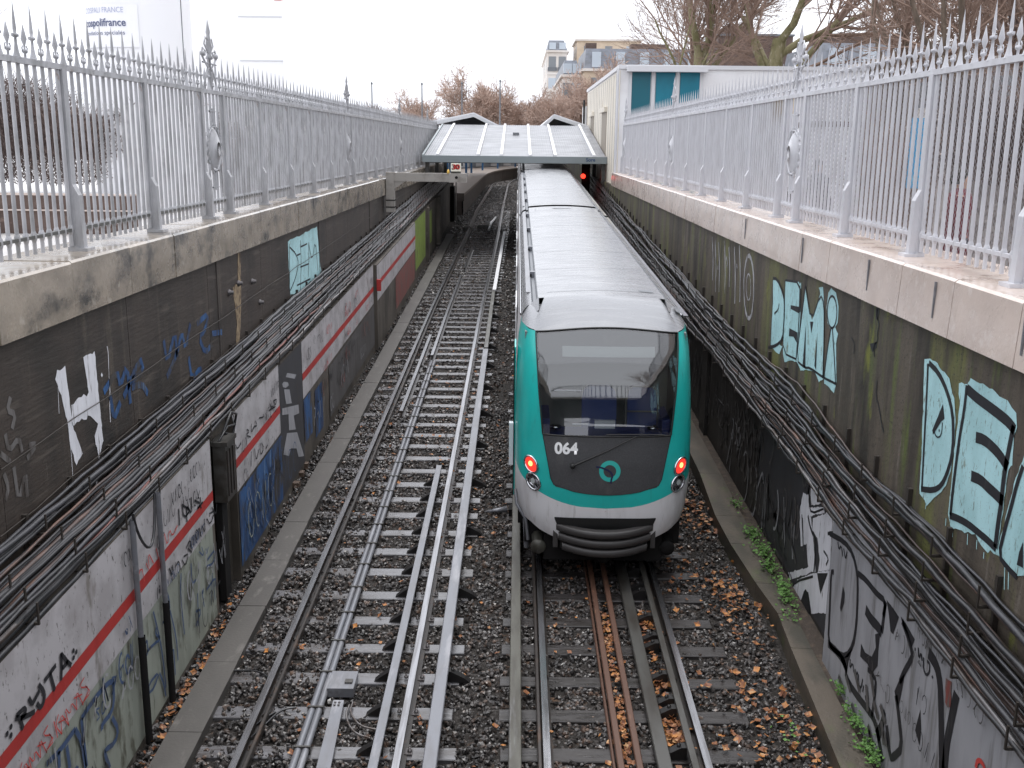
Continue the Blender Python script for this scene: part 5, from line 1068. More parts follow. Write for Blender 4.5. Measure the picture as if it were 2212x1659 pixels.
def gable(x0, xp, x1, zp, ze0, ze1, y0, y1, label):
    t = thing('platform_roof', label, 'platform roof', (xp, y0, ze0), 'gabled platform roofs behind the canopy'); th_ = .07
    mb = MB(); mb.prism([(x0,ze0),(xp,zp),(x1,ze1),(x1,ze1+th_),(xp,zp+th_),(x0,ze0+th_)], [y0, y1]); mb.build('roof_sheet', m_batten, t)
    mb = MB(); mb.prism([(x0,ze0-.16),(xp,zp-.16),(x1,ze1-.16),(x1,ze1+.01),(xp,zp-.01),(x0,ze0+.01)], [y0-.05, y0+.1]); mb.build('bargeboard', m_tile, t)
    mb = MB()
    mb = MB(); mb.box(x0+.3, x1-.2, y0+.5, y1-1, min(ze0,ze1)-.12, min(ze0,ze1)-.05); mb.build('soffit', m_greypanel, t)
gable(-4.6, -2.30, -.9, 6.92, 6.45, 6.25, 55.2, 98, 'white gabled platform roof on the left behind the grey canopy')
gable(1.25, 1.85, 3.7, 6.88, 6.35, 6.30, 55.2, 98, 'white gabled platform roof on the right behind the grey canopy')
# platform with a curved edge
pf = thing('platform', 'curving brown station platform left of the tracks under the canopy', 'platform', (-4.5, 58.4, 1.7))
edge_ = [(58.4,-2.96),(66,-2.92),(74,-2.90),(82,-2.90),(90,-2.88),(98,-2.75),(106,-2.3),(112,-1.6),(118,-.6),(124,.7),(130,2.3),(136,4.2)]
mb = MB(); rows = [[(x, y, 2.72) for y, x in edge_], [(-7.1 if y < 112 else -7.1+(y-112)*.35, y, 2.72) for y, x in edge_]]; V, F = strip(rows); mb.add(V, F); mb.build('deck', m_platform, pf)
mb = MB(); rows = [[(x, y, 2.72) for y, x in edge_], [(x, y, 2.58) for y, x in edge_], [(x-.02 if False else x, y, 2.58) for y, x in edge_]]; V, F = strip(rows); mb.add(V, F); mb.build('edge_stone', m_platform, pf)
mb = MB(); rows = [[(x-.06, y, 2.58) for y, x in edge_], [(x-.06, y, 1.3) for y, x in edge_]]; V, F = strip(rows); mb.add(V, F); mb.add([(-2.96,58.4,2.58),(-2.96,58.4,2.3),(-4.4,58.4,2.3),(-4.4,58.4,2.58),(-2.96,58.4,2.72),(-4.4,58.4,2.72)], [(0,1,2,3),(4,0,3,5)]); mb.add([(-3.1,58.7,2.3),(-3.1,58.7,1.2),(-4.4,58.7,1.2),(-4.4,58.7,2.3)], [(0,1,2,3)]); mb.build('side_wall', m_platside, pf)
sw = thing('station_wall', 'grey and white panelled station wall with blue posts behind the curved platform', 'wall', (-7, 60, 2.7))
bpts = [(-4.45,58.4),(-7.0,58.5),(-7.0,112),(-5.2,120),(-2.0,127),(1.5,133),(8.5,139)]
mb = MB()
for (a, b2) in zip(bpts[:-1], bpts[1:]): mb.add([(a[0],a[1],1.2),(b2[0],b2[1],1.2),(b2[0],b2[1],5.6),(a[0],a[1],5.6)], [(0,1,2,3)])
mb.build('panelling', m_greypanel, sw)
for (a, b2, t0, t1) in [((-5.2,120),(-2.0,127),.1,.35),((-5.2,120),(-2.0,127),.6,.85),((-2,127),(1.5,133),.05,.3),((-2,127),(1.5,133),.5,.8),((-7,112),(-5.2,120),.2,.8)]:
    p = [(a[0]+(b2[0]-a[0])*t + .10, a[1]+(b2[1]-a[1])*t - .08) for t in (t0, t1)]; mb = MB(); mb.add([(p[0][0],p[0][1],2.8),(p[1][0],p[1][1],2.8),(p[1][0],p[1][1],5.2),(p[0][0],p[0][1],5.2)], [(0,1,2,3)]); mb.build('light_panel', m_tile, sw)
for (x, y) in [(-4.2,66),(-4.2,76),(-4.3,88),(-4.3,98),(-3.6,108),(-2.2,116),(-.3,124),(-5.6,72),(-5.6,84)]:
    mb = MB(); mb.box(x-.09, x+.09, y, y+.18, 2.72, 5.6); mb.build('post', m_bluepost, sw)
rw = thing('trench_side_wall', 'dark stained wall of the trench below the white station building', 'wall', (3.7, 50, 2))
mb = MB(); mb.box(3.75, 4.2, 57.6, 135, 1, 4.25); mb.box(9.0, 9.2, 57, 140, 1, 4.3) ; mb.build('wall', m_wallR, rw)
# station building
sb = thing('station_building', 'white flat roofed station building with three teal panels above the right fence', 'building', (7, 38.7, 4.3))
XB0, XB1, YB0, YB1, ZB = 3.63, 12.5, 38.72, 56.5, 8.10
mb = MB(); mb.box(XB0+.02, XB1, YB0+.02, YB1, 4.0, ZB); mb.build('wall', m_whitewall, sb)
mb = MB(); mb.box(XB0, XB0+.02, YB0, YB1, 3.99, 8.05)
mb.build('side_cladding', m_siding, sb)
mb = MB()
for k in range(18): y = YB0+.3+k; mb.box(XB0-.006, XB0, y, y+.02, 4.4, 8.0)
mb.build('cladding_joint', m_curb, sb)
mb = MB(); mb.box(XB0-.05, XB1+.05, YB0-.05, YB1+.05, ZB, ZB+.14); mb.build('roof_edge', m_batten, sb)
mb = MB(); mb.box(3.86, 6.72, YB0-.42, YB0-.055, 7.99, 8.19); mb.build('canopy_slab', m_batten, sb)
for i_, (x0, x1) in enumerate([(4.06,4.74),(4.93,5.62),(5.80,6.52)]): mb = MB(); mb.box(x0, x1, YB0-.02, YB0+.01, 4.8, 7.99); mb.build('teal_panel', [m_tealpanel, M('deep_teal_panel', (.0,.115,.16), .4), ][1 if i_ == 0 else 0], sb)
for x in (4.0, 4.835, 5.71, 6.56): mb = MB(); mb.box(x-.06, x+.06, YB0-.06, YB0+.02, 4.6, 7.99); mb.build('mullion', m_batten, sb)
for y0, y1 in ((43.9, 46.3), (51.3, 53.3)): mb = MB(); mb.box(XB0-.02, XB0+.0, y0, y1, 4.3, 6.75); d_ = mb.build('doorway', M('shaded_door', (.30,.26,.21), .6), sb); mb = MB(); mb.box(XB0-.12, XB0-.005, y0-.1, y1+.2, 6.76, 6.95); mb.build('lintel', m_siding, d_)
mb = MB(); mb.tube([(3.55, 38.6, 4.4), (3.55, 38.6, 8.1)], .05, 8); mb.build('drainpipe', m_batten, sb)
mb = MB(); mb.box(3.5, 3.62, 56.6, 58.5, 5.3, 7.4); mb.build('end_pier', m_batten, sb); mb = MB(); mb.box(3.40, 3.50, 56.2, 56.4, 5.0, 7.7); mb.build('black_pipe', m_gasket, sb)
lb = thing('basement_wall', 'stained concrete wall under the station building beside the train roof', 'wall', (3.6, 39, 2)); mb = MB(); mb.box(3.60, 3.9, 38.72, 57, 1.2, 3.988); mb.build('wall', m_beam, lb)
# gantry with speed board 30
ga = thing('signal_gantry', 'beige concrete gantry beam reaching out from the left wall and carrying a board', 'gantry', (-3.9, 31, 4.4))
mb = MB(); mb.box(-3.86, -3.62, 30.85, 31.15, 3.45, 4.60); mb.build('post', m_beam, ga)
mb = MB(); mb.box(-3.62, -1.54, 30.88, 31.12, 4.34, 4.585); mb.box(-2.02, -1.50, 30.84, 31.16, 4.325, 4.59); mb.build('beam', m_beam, ga); mb = MB(); mb.add([(-3.62,30.9,4.34),(-3.3,30.9,4.34),(-3.62,30.9,4.12),(-3.62,31.1,4.34),(-3.3,31.1,4.34),(-3.62,31.1,4.12)], [(0,2,1),(3,4,5),(1,2,5,4)]); mb.build('brace', m_beam, ga)
for z in (3.78, 3.58): mb = MB(); mb.box(-3.87, -3.60, 30.84, 31.16, z, z+.03); mb.build('strap', m_under, ga)
mb = MB(); mb.lathe((-1.79, 30.83, 4.47), [(0,-.005),(.04,-.005),(.045,.02)], 12, 'y'); mb.build('drain_hole', m_under, ga)
sg = thing('speed_board', 'small white board reading 30 standing on the concrete gantry beam', 'sign', (-1.81, 31, 4.6))
mb = MB(); mb.box(-1.955, -1.665, 30.86, 31.0, 4.645, 4.875); mb.build('board', M('cream_board', (.80,.76,.64), .5), sg); mb = MB(); mb.box(-1.95, -1.67, 30.9, 31.05, 4.585, 4.645); mb.build('base', m_olive, sg)
text_mesh('number_30', '30', .20, M('red_digit', (.50,.02,.015), .5), lambda a, b_: (-1.795+a, 30.852, 4.765+b_), sg, .004, 1.1); text_mesh('number_shadow', '30', .20, m_gasket, lambda a, b_: (-1.825+a, 30.856, 4.762+b_), sg, .007, 1.1)
mb = MB(); mb.lathe((-2.03, 30.9, 4.62), [(0,-.05),(.035,-.05),(.04,0),(.025,.07),(0,.08)], 10, 'z'); tag(mb.build('small_lamp', m_yellow), 'small yellow cap on the gantry beam left of the 30 board', 'lamp')
sl = thing('signal_lamp', 'lit red signal lamp beyond the right side of the train roof', 'signal', (2.92, 46, 1.3))
mb = MB(); mb.box(2.80, 3.16, 46.1, 46.35, 1.2, 4.75); mb.build('case', m_under, sl); mb = MB(); mb.lathe((2.86, 46.02, 4.09), [(0,-.01),(.085,-.01),(.10,.03),(.10,.09)], 16, 'y'); mb.build('lens', m_sigred, sl)
# dark clutter left of the platform end
cb = thing('cable_cabinet', 'dark cabinet and posts at the near end of the platform', 'cabinet', (-3.6, 57, 1.6)); mb = MB(); mb.box(-3.75, -3.35, 55.5, 56.5, 1.2, 3.2); mb.build('case', m_under, cb); mb = MB(); mb.box(-3.3, -3.24, 56, 56.1, 1.3, 4.0); mb.box(-3.55, -3.47, 57.2, 57.3, 2.6, 5.2); mb.build('post', m_beam, cb)
# ================================================================ trees
def tree(name_seed, H, trunk_r, base, spread=.55, levels=5, twigs=1, lean=(0,0), nkids=(4,4,4,4,3), fork=.25, mats=None, up_=.25, twig_r=.012, droop=0):
    rs = random.Random(name_seed); trunk = MB(); segs = []
    def grow(p, d, L, r, lv):
        n = 4 if lv < 2 else 3; pts = [p]; rr = [r]; dd = d.copy()
        for i in range(n):
            dd = (dd + Vector((rs.gauss(0,.13 if lv else .04), rs.gauss(0,.13 if lv else .04), rs.gauss(0,.09) + (up_*.25 if lv > 0 else 0) - droop*(lv > 2)*.12))).normalized(); pts.append(pts[-1] + dd*L/n); rr.append(r*(1-.38*(i+1)/n))
        segs.append((lv, pts, rr))
        if lv >= levels: return
        k = nkids[min(lv, len(nkids)-1)]
        for j in range(k):
            t = fork + (1-fork)*(j+rs.uniform(.2,1))/k if lv > 0 else .5 + .5*(j+.8)/k
            t = min(t, 1); idx = min(int(t*n), n-1); q = pts[idx].lerp(pts[idx+1], t*n-idx); a = (pts[idx+1]-pts[idx]).normalized()
            side = a.orthogonal().normalized(); side.rotate(Matrix.Rotation(rs.uniform(0, 6.283), 3, a)); ang = rs.uniform(.35, .95)*spread/.55
            nd = (a*math.cos(ang) + side*math.sin(ang)).normalized(); grow(q, nd, L*rs.uniform(.5,.78), max(rr[idx]*rs.uniform(.42,.66), twig_r*.6), lv+1)
        if lv > 0: grow(pts[-1], dd, L*.6, rr[-1], lv+1)
    d0 = Vector((lean[0], lean[1], 1)).normalized(); grow(Vector(base), d0, H*.42, trunk_r, 0)
    tr_ = MB(); cw = MB()
    for lv, pts, rr in segs:
        if lv <= 1: tr_.tube(pts, rr, 9 if lv == 0 else 6)
        elif lv <= 3: cw.tube(pts, rr, 4 if lv == 2 else 3, smooth=False)
        else:
            V = []; 
            a, c = pts[0], pts[-1]; m_ = pts[len(pts)//2]; w = max(rr[0], twig_r*.5); s_ = Vector((rs.gauss(0,1), rs.gauss(0,1), 0)).normalized()*w
            s2 = (c-a).cross(s_).normalized()*w
            cw.add([a+s_, a-s_*.5+s2, a-s_*.5-s2, m_+s_, m_-s_*.5+s2, m_-s_*.5-s2, c], [(0,1,4,3),(1,2,5,4),(2,0,3,5),(3,4,6),(4,5,6),(5,3,6)])
    return tr_, cw
def put_tree(seed, base, H, r, label, mt, mc, group='bare winter trees', name='bare_tree', **kw):
    a, c = tree(seed, H, r, (0,0,0), **kw); t = thing(name, label, 'tree', base, group)
    o1 = a.build('trunk', mt, t); o2 = c.build('crown', mc, t)
    for o in (o1, o2): o.matrix_parent_inverse = Matrix.Identity(4)
    return t
def copy_tree(src, loc, sc, rot, label):
    r = src.copy(); COL.objects.link(r); r.location = loc; r.scale = (sc,)*3; r.rotation_euler = (0,0,rot); r['label'] = label
    for ch in src.children: c = ch.copy(); COL.objects.link(c); c.parent = r
    return r
big = put_tree(3, (11.3,49,3.5), 16, .50, 'large bare plane tree with thick mossy trunk above the station building', m_barkmoss, m_twig, nkids=(5,5,4,4,3), twig_r=.018)
t2 = put_tree(8, (8.9,51,3.5), 15, .38, 'bare tree with several thin upright stems just left of the big mossy trunk', m_barkmoss, m_twig, nkids=(6,4,4,4,3), spread=.38, twig_r=.014, lean=(-.12,0))
t3 = put_tree(15, (6.9,50,3.5), 13, .20, 'slender bare tree leaning left over the roof edge of the station building', m_barkmoss, m_twig, nkids=(3,4,4,3,3), lean=(.12,0), twig_r=.011)
t4 = put_tree(23, (13.9,40,3.5), 13, .26, 'bare twiggy tree behind the tallest fence finial on the right', m_bark, m_twig, nkids=(4,4,4,4,3), twig_r=.010)
t5 = put_tree(31, (14.5,31,3.5), 12, .26, 'dark bare tree with a wide low branch at the far right above the fence', m_twigdark, m_twig, nkids=(5,4,4,4,3), spread=.75, twig_r=.008)
copy_tree(t4, (18.5,44,3.5), 1.0, 2.1, 'bare twiggy tree at the right between the slate roof and the dark tree'); copy_tree(t5, (16.2,24.5,3.5), .8, 1.2, 'bare tree cut off by the top right corner of the picture'); copy_tree(t4, (24,52,3.5), 1.1, 4.0, 'farthest right bare tree showing behind the near branches')
t6 = put_tree(41, (-4.6,118,3.5), 10.6, .24, 'dense rounded brown winter tree behind the left platform roof', m_twigfar, m_twigfar, nkids=(6,5,5,4,3), spread=.62, fork=.1, twig_r=.042)
for lo, sc, ro, lb_ in [((-1.6,124,3.5), .86, 1.0, 'brown winter tree in the middle beside the street lamp post'), ((1.2,120,3.5), .80, 2.2, 'brown winter tree right of the middle in front of the beige blocks'), ((3.4,112,3.5), .78, 3.4, 'brown winter tree in front of the narrow tall block'), ((6.2,100,3.5), .86, 4.5, 'brown winter tree in front of the cream house corner'),
                        ((-10.9,116,3.5), .76, 5.2, 'small brown winter tree above the far left fence'), ((9.2,96,3.5), .95, .4, 'brown winter tree in front of the cream house windows'), ((-6.6,150,3.5), .95, 2.7, 'pale far brown tree behind the left platform roof'), ((4.9,104,3.5), .7, .9, 'low brown winter tree behind the right platform roof')]: copy_tree(t6, lo, sc, ro, lb_)
copy_tree(t5, (7.5,-9,4.3), .8, 3.0, 'bare tree standing behind the bridge, mirrored in the windscreen'); copy_tree(t4, (13,38,3.5), .85, 5.0, 'bare tree just right of the tallest fence finial'); copy_tree(t3, (10.0,56,3.5), 1.1, 2.6, 'bare tree between the two mossy trees'); copy_tree(t5, (17.5,36,3.5), 1.0, 4.4, 'dark bare tree in front of the long slate roof'); copy_tree(t4, (10.6,27,3.5), .8, .7, 'bare tree behind the third fence post from the right edge'); copy_tree(t5, (11.5,19,3.5), .75, 2.9, 'nearest bare tree at the right edge, its branches over the spikes')
# bushes and twigs on the left beyond the fence
b1 = put_tree(55, (-11.6,17,3.45), 5.6, .06, 'dark bare shrub nearest the left edge beyond the fence', m_twigdark, m_twigdark, 'bare shrubs beyond the left fence', 'bare_shrub', nkids=(7,5,4,3), levels=4, spread=.5, fork=.05, twig_r=.010)
for i_, (lo, sc, ro) in enumerate([((-12.6,19.5,3.45),.95,1),((-13.9,22.5,3.45),1.0,2),((-13.2,15.5,3.45),.8,3),((-16,27,3.45),1.0,4)]): copy_tree(b1, lo, sc, ro, ['dark bare shrub second from the left edge','dark bare shrub behind the second and third fence posts on the left','dark bare shrub rising in the top left corner bars','far dark bare shrub beside the white silo'][i_])
def hedge(label, x0, x1, y, z0, z1, seed, mat, depth=2.0):       # a clipped mass of bare twigs
    rs = np.random.RandomState(seed); n = int((x1-x0)*1500); P0 = np.stack([rs.uniform(x0,x1,n), y+rs.uniform(0,depth,n), rs.uniform(z0,z1,n)],1); P0[:,2] = z0 + (P0[:,2]-z0)*(.82+.18*np.sin(P0[:,0]*1.3))
    D = rs.normal(0,1,(n,3)); D[:,2] = np.abs(D[:,2])+.6; D /= np.linalg.norm(D,axis=1)[:,None]; L = rs.uniform(.3,.8,n)[:,None]; S = np.cross(D, rs.normal(0,1,(n,3))); S /= np.linalg.norm(S,axis=1)[:,None]; S *= .011*(y/25)
    V = np.stack([P0-S, P0+S, P0+D*L],1).reshape(-1,3); F = np.arange(n*3).reshape(-1,3); t = thing('bare_hedge', label, 'hedge', ((x0+x1)/2, y, z0)); npmesh('twigs', V, F, mat, t); return t
hedge('dark brown bare hedge at the far left beyond the fence', -24, -11.3, 27, 4.25, 6.9, 1, m_twigdark, 2.5); hedge('lower brown bare hedge left of the white silo', -20, -13.4, 38, 4.7, 6.7, 2, m_twigdark, 2); hedge('grey brown bare hedge seen through the middle of the left fence', -12.5, -6.5, 38, 3.5, 5.9, 3, m_twigdark, 2); hedge('pale far hedge seen through the far left fence bars', -22, -8, 60, 3.5, 7.3, 4, m_twig, 4)
bwl = thing('low_wall', 'low brown brick wall beyond the left fence with pale coping', 'wall', (-13, 24, 4)); mb = MB(); mb.box(-17.5, -8.1, 22, 22.3, 3.4, 4.30); mb.build('brickwork', m_brick, bwl); mb = MB(); mb.box(-17.5, -8.1, 21.96, 22.34, 4.30, 4.33); mb.box(-17.5,-8.1,21.94,21.99,3.98,4.01); mb.build('coping', m_copR, bwl)
# white silo and white tower
si = thing('silo', 'white cylindrical silo with a lettered panel behind the left fence', 'silo', (-15.9, 38, 3.45)); xs, ys2, rs_ = -14.0, 40.0, 1.85
mb = MB(); mb.lathe((xs, ys2, 3.45), [(rs_,0),(rs_,14)], 48); mb.build('shell', M('white_silo', (.86,.86,.88), .8), si)
mb = MB(); mb.tube([(xs+rs_-.1, ys2-.55, 3.45), (xs+rs_-.1, ys2-.55, 18)], .03, 5); mb.build('ladder_pipe', m_groove, si)
def cyl(a, b_): t = a/(rs_+.03); return (xs + (rs_+.03)*math.sin(t), ys2 - (rs_+.03)*math.cos(t), b_)
mb = MB(); V, F = strip([[cyl(a, z) for a in np.linspace(-1.75, .62, 14)] for z in (8.62, 10.05)]); mb.add(V, F); mb.build('sign_panel', M('sign_white', (.88,.88,.90), .5), si)
m_ink = M('sign_ink', (.10,.12,.22), .5); m_ink2 = M('sign_ink_pale', (.45,.48,.62), .5)
def cyl2(a, b_): t = a/(rs_+.05); return (xs + (rs_+.05)*math.sin(t), ys2 - (rs_+.05)*math.cos(t), b_)
text_mesh('lettering', 'COSPALI FRANCE', .26, m_ink2, lambda a, b_: cyl2(-.72+a, 9.86+b_), si, 0, .85); text_mesh('large_lettering', 'cospolifrance', .36, m_ink, lambda a, b_: cyl2(-.70+a, 9.44+b_), si, .006, .95); text_mesh('small_lettering', 'fondations spéciales', .20, m_ink, lambda a, b_: cyl2(-.72+a, 9.10+b_), si, 0, 1.1)
tw = thing('white_tower', 'plain white tower block behind the silo with thin floor lines', 'building', (-17, 62, 3.45)); mb = MB(); mb.add([(x*(y/62), y, z) for z in (3.45, 26) for x, y in ((-21,62),(-13.5,62),(-13.5,68),(-21,68))], [(0,3,2,1),(4,5,6,7),(0,1,5,4),(1,2,6,5),(2,3,7,6),(3,0,4,7)]); mb.build('wall', M('white_block', (.90,.90,.92), .6), tw)
mb = MB()
for z in (9.9, 12.3, 14.4): mb.box(-16, -13.5, 61.96, 61.99, z, z+.05)
mb.build('floor_line', m_tile, tw); mb = MB(); mb.box(-13.9, -13.4, 61.97, 61.99, 13.2, 13.9); mb.build('red_mark', M('red_mark', (.7,.2,.2), .5), tw)
wh = thing('site_hoarding', 'blank white hoarding behind the bars below the silo', 'hoarding', (-12.5, 30, 3.45)); mb = MB(); mb.box(-11.15, -8.5, 30, 30.1, 3.45, 6.4); mb.build('boards', m_whitewall, wh)
# street lamps
mb0 = None
for i_, (x, y, top) in enumerate([(-12.3,90,10.1),(-8.1,90,10.1),(-4.75,90,10.2),(-1.55,90,10.4)]):
    lt = thing('street_lamp', ['leftmost of the four thin dark lamp posts on the horizon','second of the four thin dark lamp posts, in front of the small brown tree','third of the four thin dark lamp posts, left of the dense brown tree','rightmost of the four thin dark lamp posts, beside the dense brown tree'][i_], 'street lamp', (x, y, 3.5), 'lamp posts on the horizon')
    mb = MB(); mb.tube([(x,y,3.5),(x,y,top)], [.09,.05], 6); mb.build('pole', m_groove, lt); mb = MB(); mb.lathe((x,y,top), [(.05,0),(.10,.08),(.06,.2),(0,.24)], 8); mb.build('head', m_groove, lt)
# ---- far houses
def house(name, label, x0, x1, y, z0, zc, zt, wallm, nwx, floors, depth=10, roofm=None, side_w=True):
    t = thing(name, label, 'building', ((x0+x1)/2, y, z0)); mb = MB(); mb.box(x0, x1, y, y+depth, z0, zc); mb.build('wall', wallm, t)
    mb = MB(); mb.box(x0-.25, x1+.25, y-.3, y+depth, zc, zc+.25)
    for k in range(1, floors): z = z0 + (zc-z0)*k/floors; mb.box(x0-.08, x1, y-.12, y-.001, z-.1, z+.08)
    mb.build('cornice', m_pale, t); rm = roofm or m_zinc
    if zt > zc+.3:
        mb = MB(); s_ = .5; mb.add([(x0,y,zc+.25),(x1,y,zc+.25),(x1,y+depth,zc+.25),(x0,y+depth,zc+.25),(x0+s_*.3,y+s_,zt),(x1-s_,y+s_,zt),(x1-s_,y+depth-s_,zt),(x0+s_*.3,y+depth-s_,zt)], [(4,5,6,7),(0,1,5,4),(1,2,6,5),(2,3,7,6),(3,0,4,7)]); mb.build('roof', rm, t)
        for k in range(nwx):
            xc = x0 + (x1-x0)*(k+.5)/nwx; mb = MB(); mb.box(xc-.45, xc+.45, y-.02, y+.4, zc+.4, zt-.35); d_ = mb.build('dormer', m_winlight, t)
    fh = (zc-z0)/floors
    for f in range(floors):
        for k in range(nwx):
            xc = x0 + (x1-x0)*(k+.5)/nwx; z = z0 + f*fh + .35; mb = MB(); mb.box(xc-.5, xc+.5, y-.02, y+.02, z, z+fh*.68); w_ = mb.build('window', m_win if (f+k) % 3 else m_winlight, t); mb = MB(); mb.box(xc-.62, xc+.62, y-.16, y-.03, z, z+.5); mb.build('balcony', m_groove if f % 2 == 0 else m_pale, w_)
    if side_w:
        for f in range(floors):
            for k in range(3): yc = y + depth*(k+.5)/3; z = z0 + f*fh + .35; mb = MB(); mb.box(x0-.02, x0+.02, yc-.6, yc+.6, z, z+fh*.68); mb.build('side_window', m_win, t)
    return t
hb = house('apartment_house', 'cream limestone apartment house with grey slate mansard and dormers', 6.55, 18.5, 108, 3.5, 12.55, 14.75, m_hauss, 5, 3, 14)
mb = MB(); mb.box(6.9, 8.0, 112, 114, 14.6, 15.6); mb.box(12, 16, 116, 118, 14.6, 15.9); mb.build('chimney', m_brick, hb)
ha = house('apartment_house', 'tall narrow beige apartment block left of the cream house', 3.9, 6.6, 148, 3.5, 17.6, 19.2, m_pale, 2, 5, 30); ha['label'] = 'tall pale apartment block left of the cream house'
hc = house('apartment_house', 'plain tan block rising behind the cream house', 8.0, 16.8, 150, 3.5, 19.3, 19.5, m_hauss, 3, 5, 10)
hd = house('apartment_house', 'white house end with bay windows in front of the tan block', 4.6, 6.5, 112, 3.5, 12.2, 13.9, m_pale, 2, 3, 26)
he = thing('brick_building', 'dark brown windowless building behind the big mossy tree', 'building', (19, 85, 3.5)); mb = MB(); mb.box(15.6, 21.4, 85, 95, 3.5, 13.8); mb.box(16.2, 18.2, 85.5, 94, 13.8, 14.6); mb.build('wall', m_brick, he); mb = MB(); mb.box(15.5, 21.5, 84.9, 95.1, 13.8, 13.95); mb.build('roof_edge', m_groove, he)
hf = house('apartment_house', 'white house with long slate roof behind the tallest fence finial', 19.5, 32, 70, 3.5, 10.2, 12.0, m_pale, 6, 2, 10); mb = MB(); mb.box(20, 26, 74, 75, 12, 12.8); mb.build('chimney', m_brick, hf)
hg = house('apartment_house', 'grey fronted row of houses seen through the bars of the right fence', 16, 60, 46, 3.5, 9.0, 9.1, M('grey_brown_facade', (.30,.26,.235), .8, layers=[((.20,.165,.145),(.5,.5,.5),.42,.62),((.42,.37,.33),(1.5,1.5,1.5),.56,.68)]), 14, 2, 6, side_w=False)
hedge('grey brown bare hedge behind the wire mesh of the right fence', 7.2, 30, 21, 3.5, 6.6, 9, m_twig, 2.5); hedge('brown hedge seen through the nearest bars at the right edge', 6.2, 16, 15, 4.9, 6.3, 12, m_twigdark, 1.6)
pw = thing('park_wall', 'pale grey rubble wall behind the nearest bars of the right fence', 'wall', (12, 17, 3.5)); mb = MB(); mb.box(6.9, 26, 17, 17.4, 3.45, 5.35); mb.build('stonework', M('rubble', (.40,.36,.34), .8, layers=[((.24,.21,.20),(7,7,7),.46,.58),((.55,.50,.48),(9,9,9),.56,.66)]), pw); mb = MB(); mb.box(6.85, 26, 16.95, 17.45, 5.35, 5.42); mb.build('coping', m_copR, pw)
bn = thing('banner', 'tall light blue banner on a pole behind the right fence', 'banner', (5.7,15,3.5)); mb = MB(); mb.box(5.53, 5.80, 15.0, 15.04, 4.9, 5.87); mb.build('cloth', m_sky, bn); mb = MB(); mb.tube([(5.83,15.02,3.5),(5.83,15.02,6.0)], .03, 6); mb.build('pole', m_fence, bn)
kiosk = thing('white_kiosk', 'white kiosk seen through the bars left of the blue banner', 'kiosk', (9.5,30,3.5)); mb = MB(); mb.box(8.4, 9.6, 30, 32, 3.5, 6.0); mb.build('wall', m_whitewall, kiosk); mb = MB(); mb.box(8.3, 9.7, 29.9, 32.1, 6.0, 6.15); mb.build('roof', m_brick, kiosk)
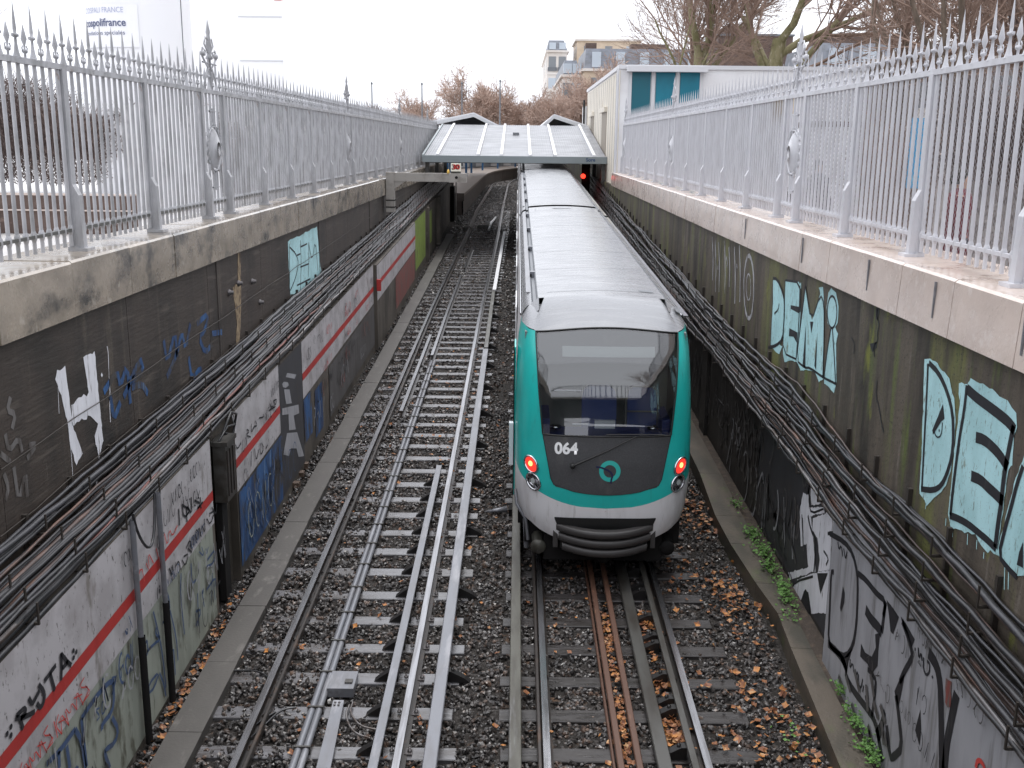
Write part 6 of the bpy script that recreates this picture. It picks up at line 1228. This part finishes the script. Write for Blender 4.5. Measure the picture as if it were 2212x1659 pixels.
# ---- two people behind the right fence
def person(loc, label, coat, face=0, H=1.7):
    me = bpy.data.meshes.new('body'); s_ = H/1.72
    J = [(0,0,.92,.13,.10),(0,0,1.15,.12,.095),(0,0,1.38,.155,.10),(0,0,1.50,.05,.05),(0,-.01,1.60,.078,.09),(0,-.015,1.69,.07,.085),
         (.09,0,.86,.085,.085),(.10,.02,.48,.06,.06),(.10,.04,.08,.045,.045),(.10,-.10,.04,.04,.03),(-.09,0,.86,.085,.085),(-.10,-.06,.48,.06,.06),(-.10,.0,.08,.045,.045),(-.10,-.14,.04,.04,.03),
         (.19,0,1.42,.05,.05),(.24,.03,1.15,.043,.043),(.24,-.06,.92,.033,.033),(.24,-.09,.83,.03,.02),(-.19,0,1.42,.05,.05),(-.24,.03,1.15,.043,.043),(-.22,-.10,.94,.033,.033),(-.22,-.13,.86,.03,.02)]
    E_ = [(0,1),(1,2),(2,3),(3,4),(4,5),(0,6),(6,7),(7,8),(8,9),(0,10),(10,11),(11,12),(12,13),(2,14),(14,15),(15,16),(16,17),(2,18),(18,19),(19,20),(20,21)]
    me.from_pydata([(j[0]*s_, j[1]*s_, j[2]*s_) for j in J], E_, []); o = bpy.data.objects.new('tmp', me); COL.objects.link(o)
    md = o.modifiers.new('s', 'SKIN'); sv = me.skin_vertices[0].data
    for k, j in enumerate(J): sv[k].radius = (j[3]*s_, j[4]*s_)
    sv[0].use_root = True; o.modifiers.new('u', 'SUBSURF').levels = 2
    m2 = bpy.data.meshes.new_from_object(o.evaluated_get(bpy.context.evaluated_depsgraph_get())); bpy.data.objects.remove(o)
    m2.materials.clear(); m2.materials.append(m_skin); m2.materials.append(M('dark_trousers', (.02,.02,.03), .8))
    for p in m2.polygons: p.material_index = 1 if p.center.z < .95*s_ else 0; p.use_smooth = True
    m2.name = 'person'; b = bpy.data.objects.new('person', m2); COL.objects.link(b); b.location = loc; b.rotation_euler = (0,0,face); tag(b, label, 'person')
    PLOC[b.name] = Vector((0,0,0))
    mb = MB(); mb.lathe((0,0,0), [(.19*s_,.72*s_),(.20*s_,.9*s_),(.17*s_,1.1*s_),(.20*s_,1.3*s_),(.17*s_,1.45*s_),(.07*s_,1.52*s_)], 14); mb.v = [(x*1.12, y*.78, z) for x, y, z in mb.v]
    for q in (1,-1): mb.tube([(q*.18*s_,0,1.42*s_),(q*.245*s_,.03*s_,1.16*s_),(q*.235*s_,-.08*s_,.93*s_)], [.07*s_,.058*s_,.047*s_], 8)
    c = mb.build('coat', coat); c.parent = b
    mb = MB(); mb.lathe((0,.012*s_,1.63*s_), [(.088*s_,-.06*s_),(.098*s_,.02*s_),(.085*s_,.09*s_),(.04*s_,.125*s_),(0,.13*s_)], 12); mb.v = [(x, y*1.05 + (.02 if z < 1.66*s_ else 0), z) for x, y, z in mb.v]; h = mb.build('hair', m_hair); h.parent = b
    mb = MB(); mb.add([(-.012,-.098,1.64*s_),(.012,-.098,1.64*s_),(0,-.118,1.625*s_),(0,-.098,1.665*s_)], [(0,1,3),(0,2,1),(0,3,2),(1,2,3)]); n_ = mb.build('nose', m_skin); n_.parent = b
    return b
person((5.4,19,3.5), 'person in a dark coat walking behind the right fence near the medallion', m_coat, .4)
person((5.25,12.5,3.5), 'person in a red jacket behind the nearest bars of the right fence', M('maroon_jacket', (.12,.018,.025), .8), 1.2)
# ---- the bridge the view is taken from (mirrored in the windscreen)
br = thing('footbridge', 'bridge deck with iron railing over the trench at the near end', 'bridge', (0, -3, 4.3))
mb = MB(); mb.box(-9, 9, -28, -.05, 3.99, 4.3); mb.build('deck', m_beam, br); mb = MB(); mb.box(-5, 5, .02, .06, 5.20, 5.24); mb.box(-5,5,.02,.06,4.42,4.45)
for k in range(68): x = -5+.15*k; mb.tube([(x,.04,4.3),(x,.04,5.30 + (.08 if k % 2 else 0))], .014, 6); mb.lathe((x,.04,5.3 + (.08 if k % 2 else 0)), [(.014,0),(.03,.01),(.001,.05)], 6)
mb.build('railing', m_groove, br)
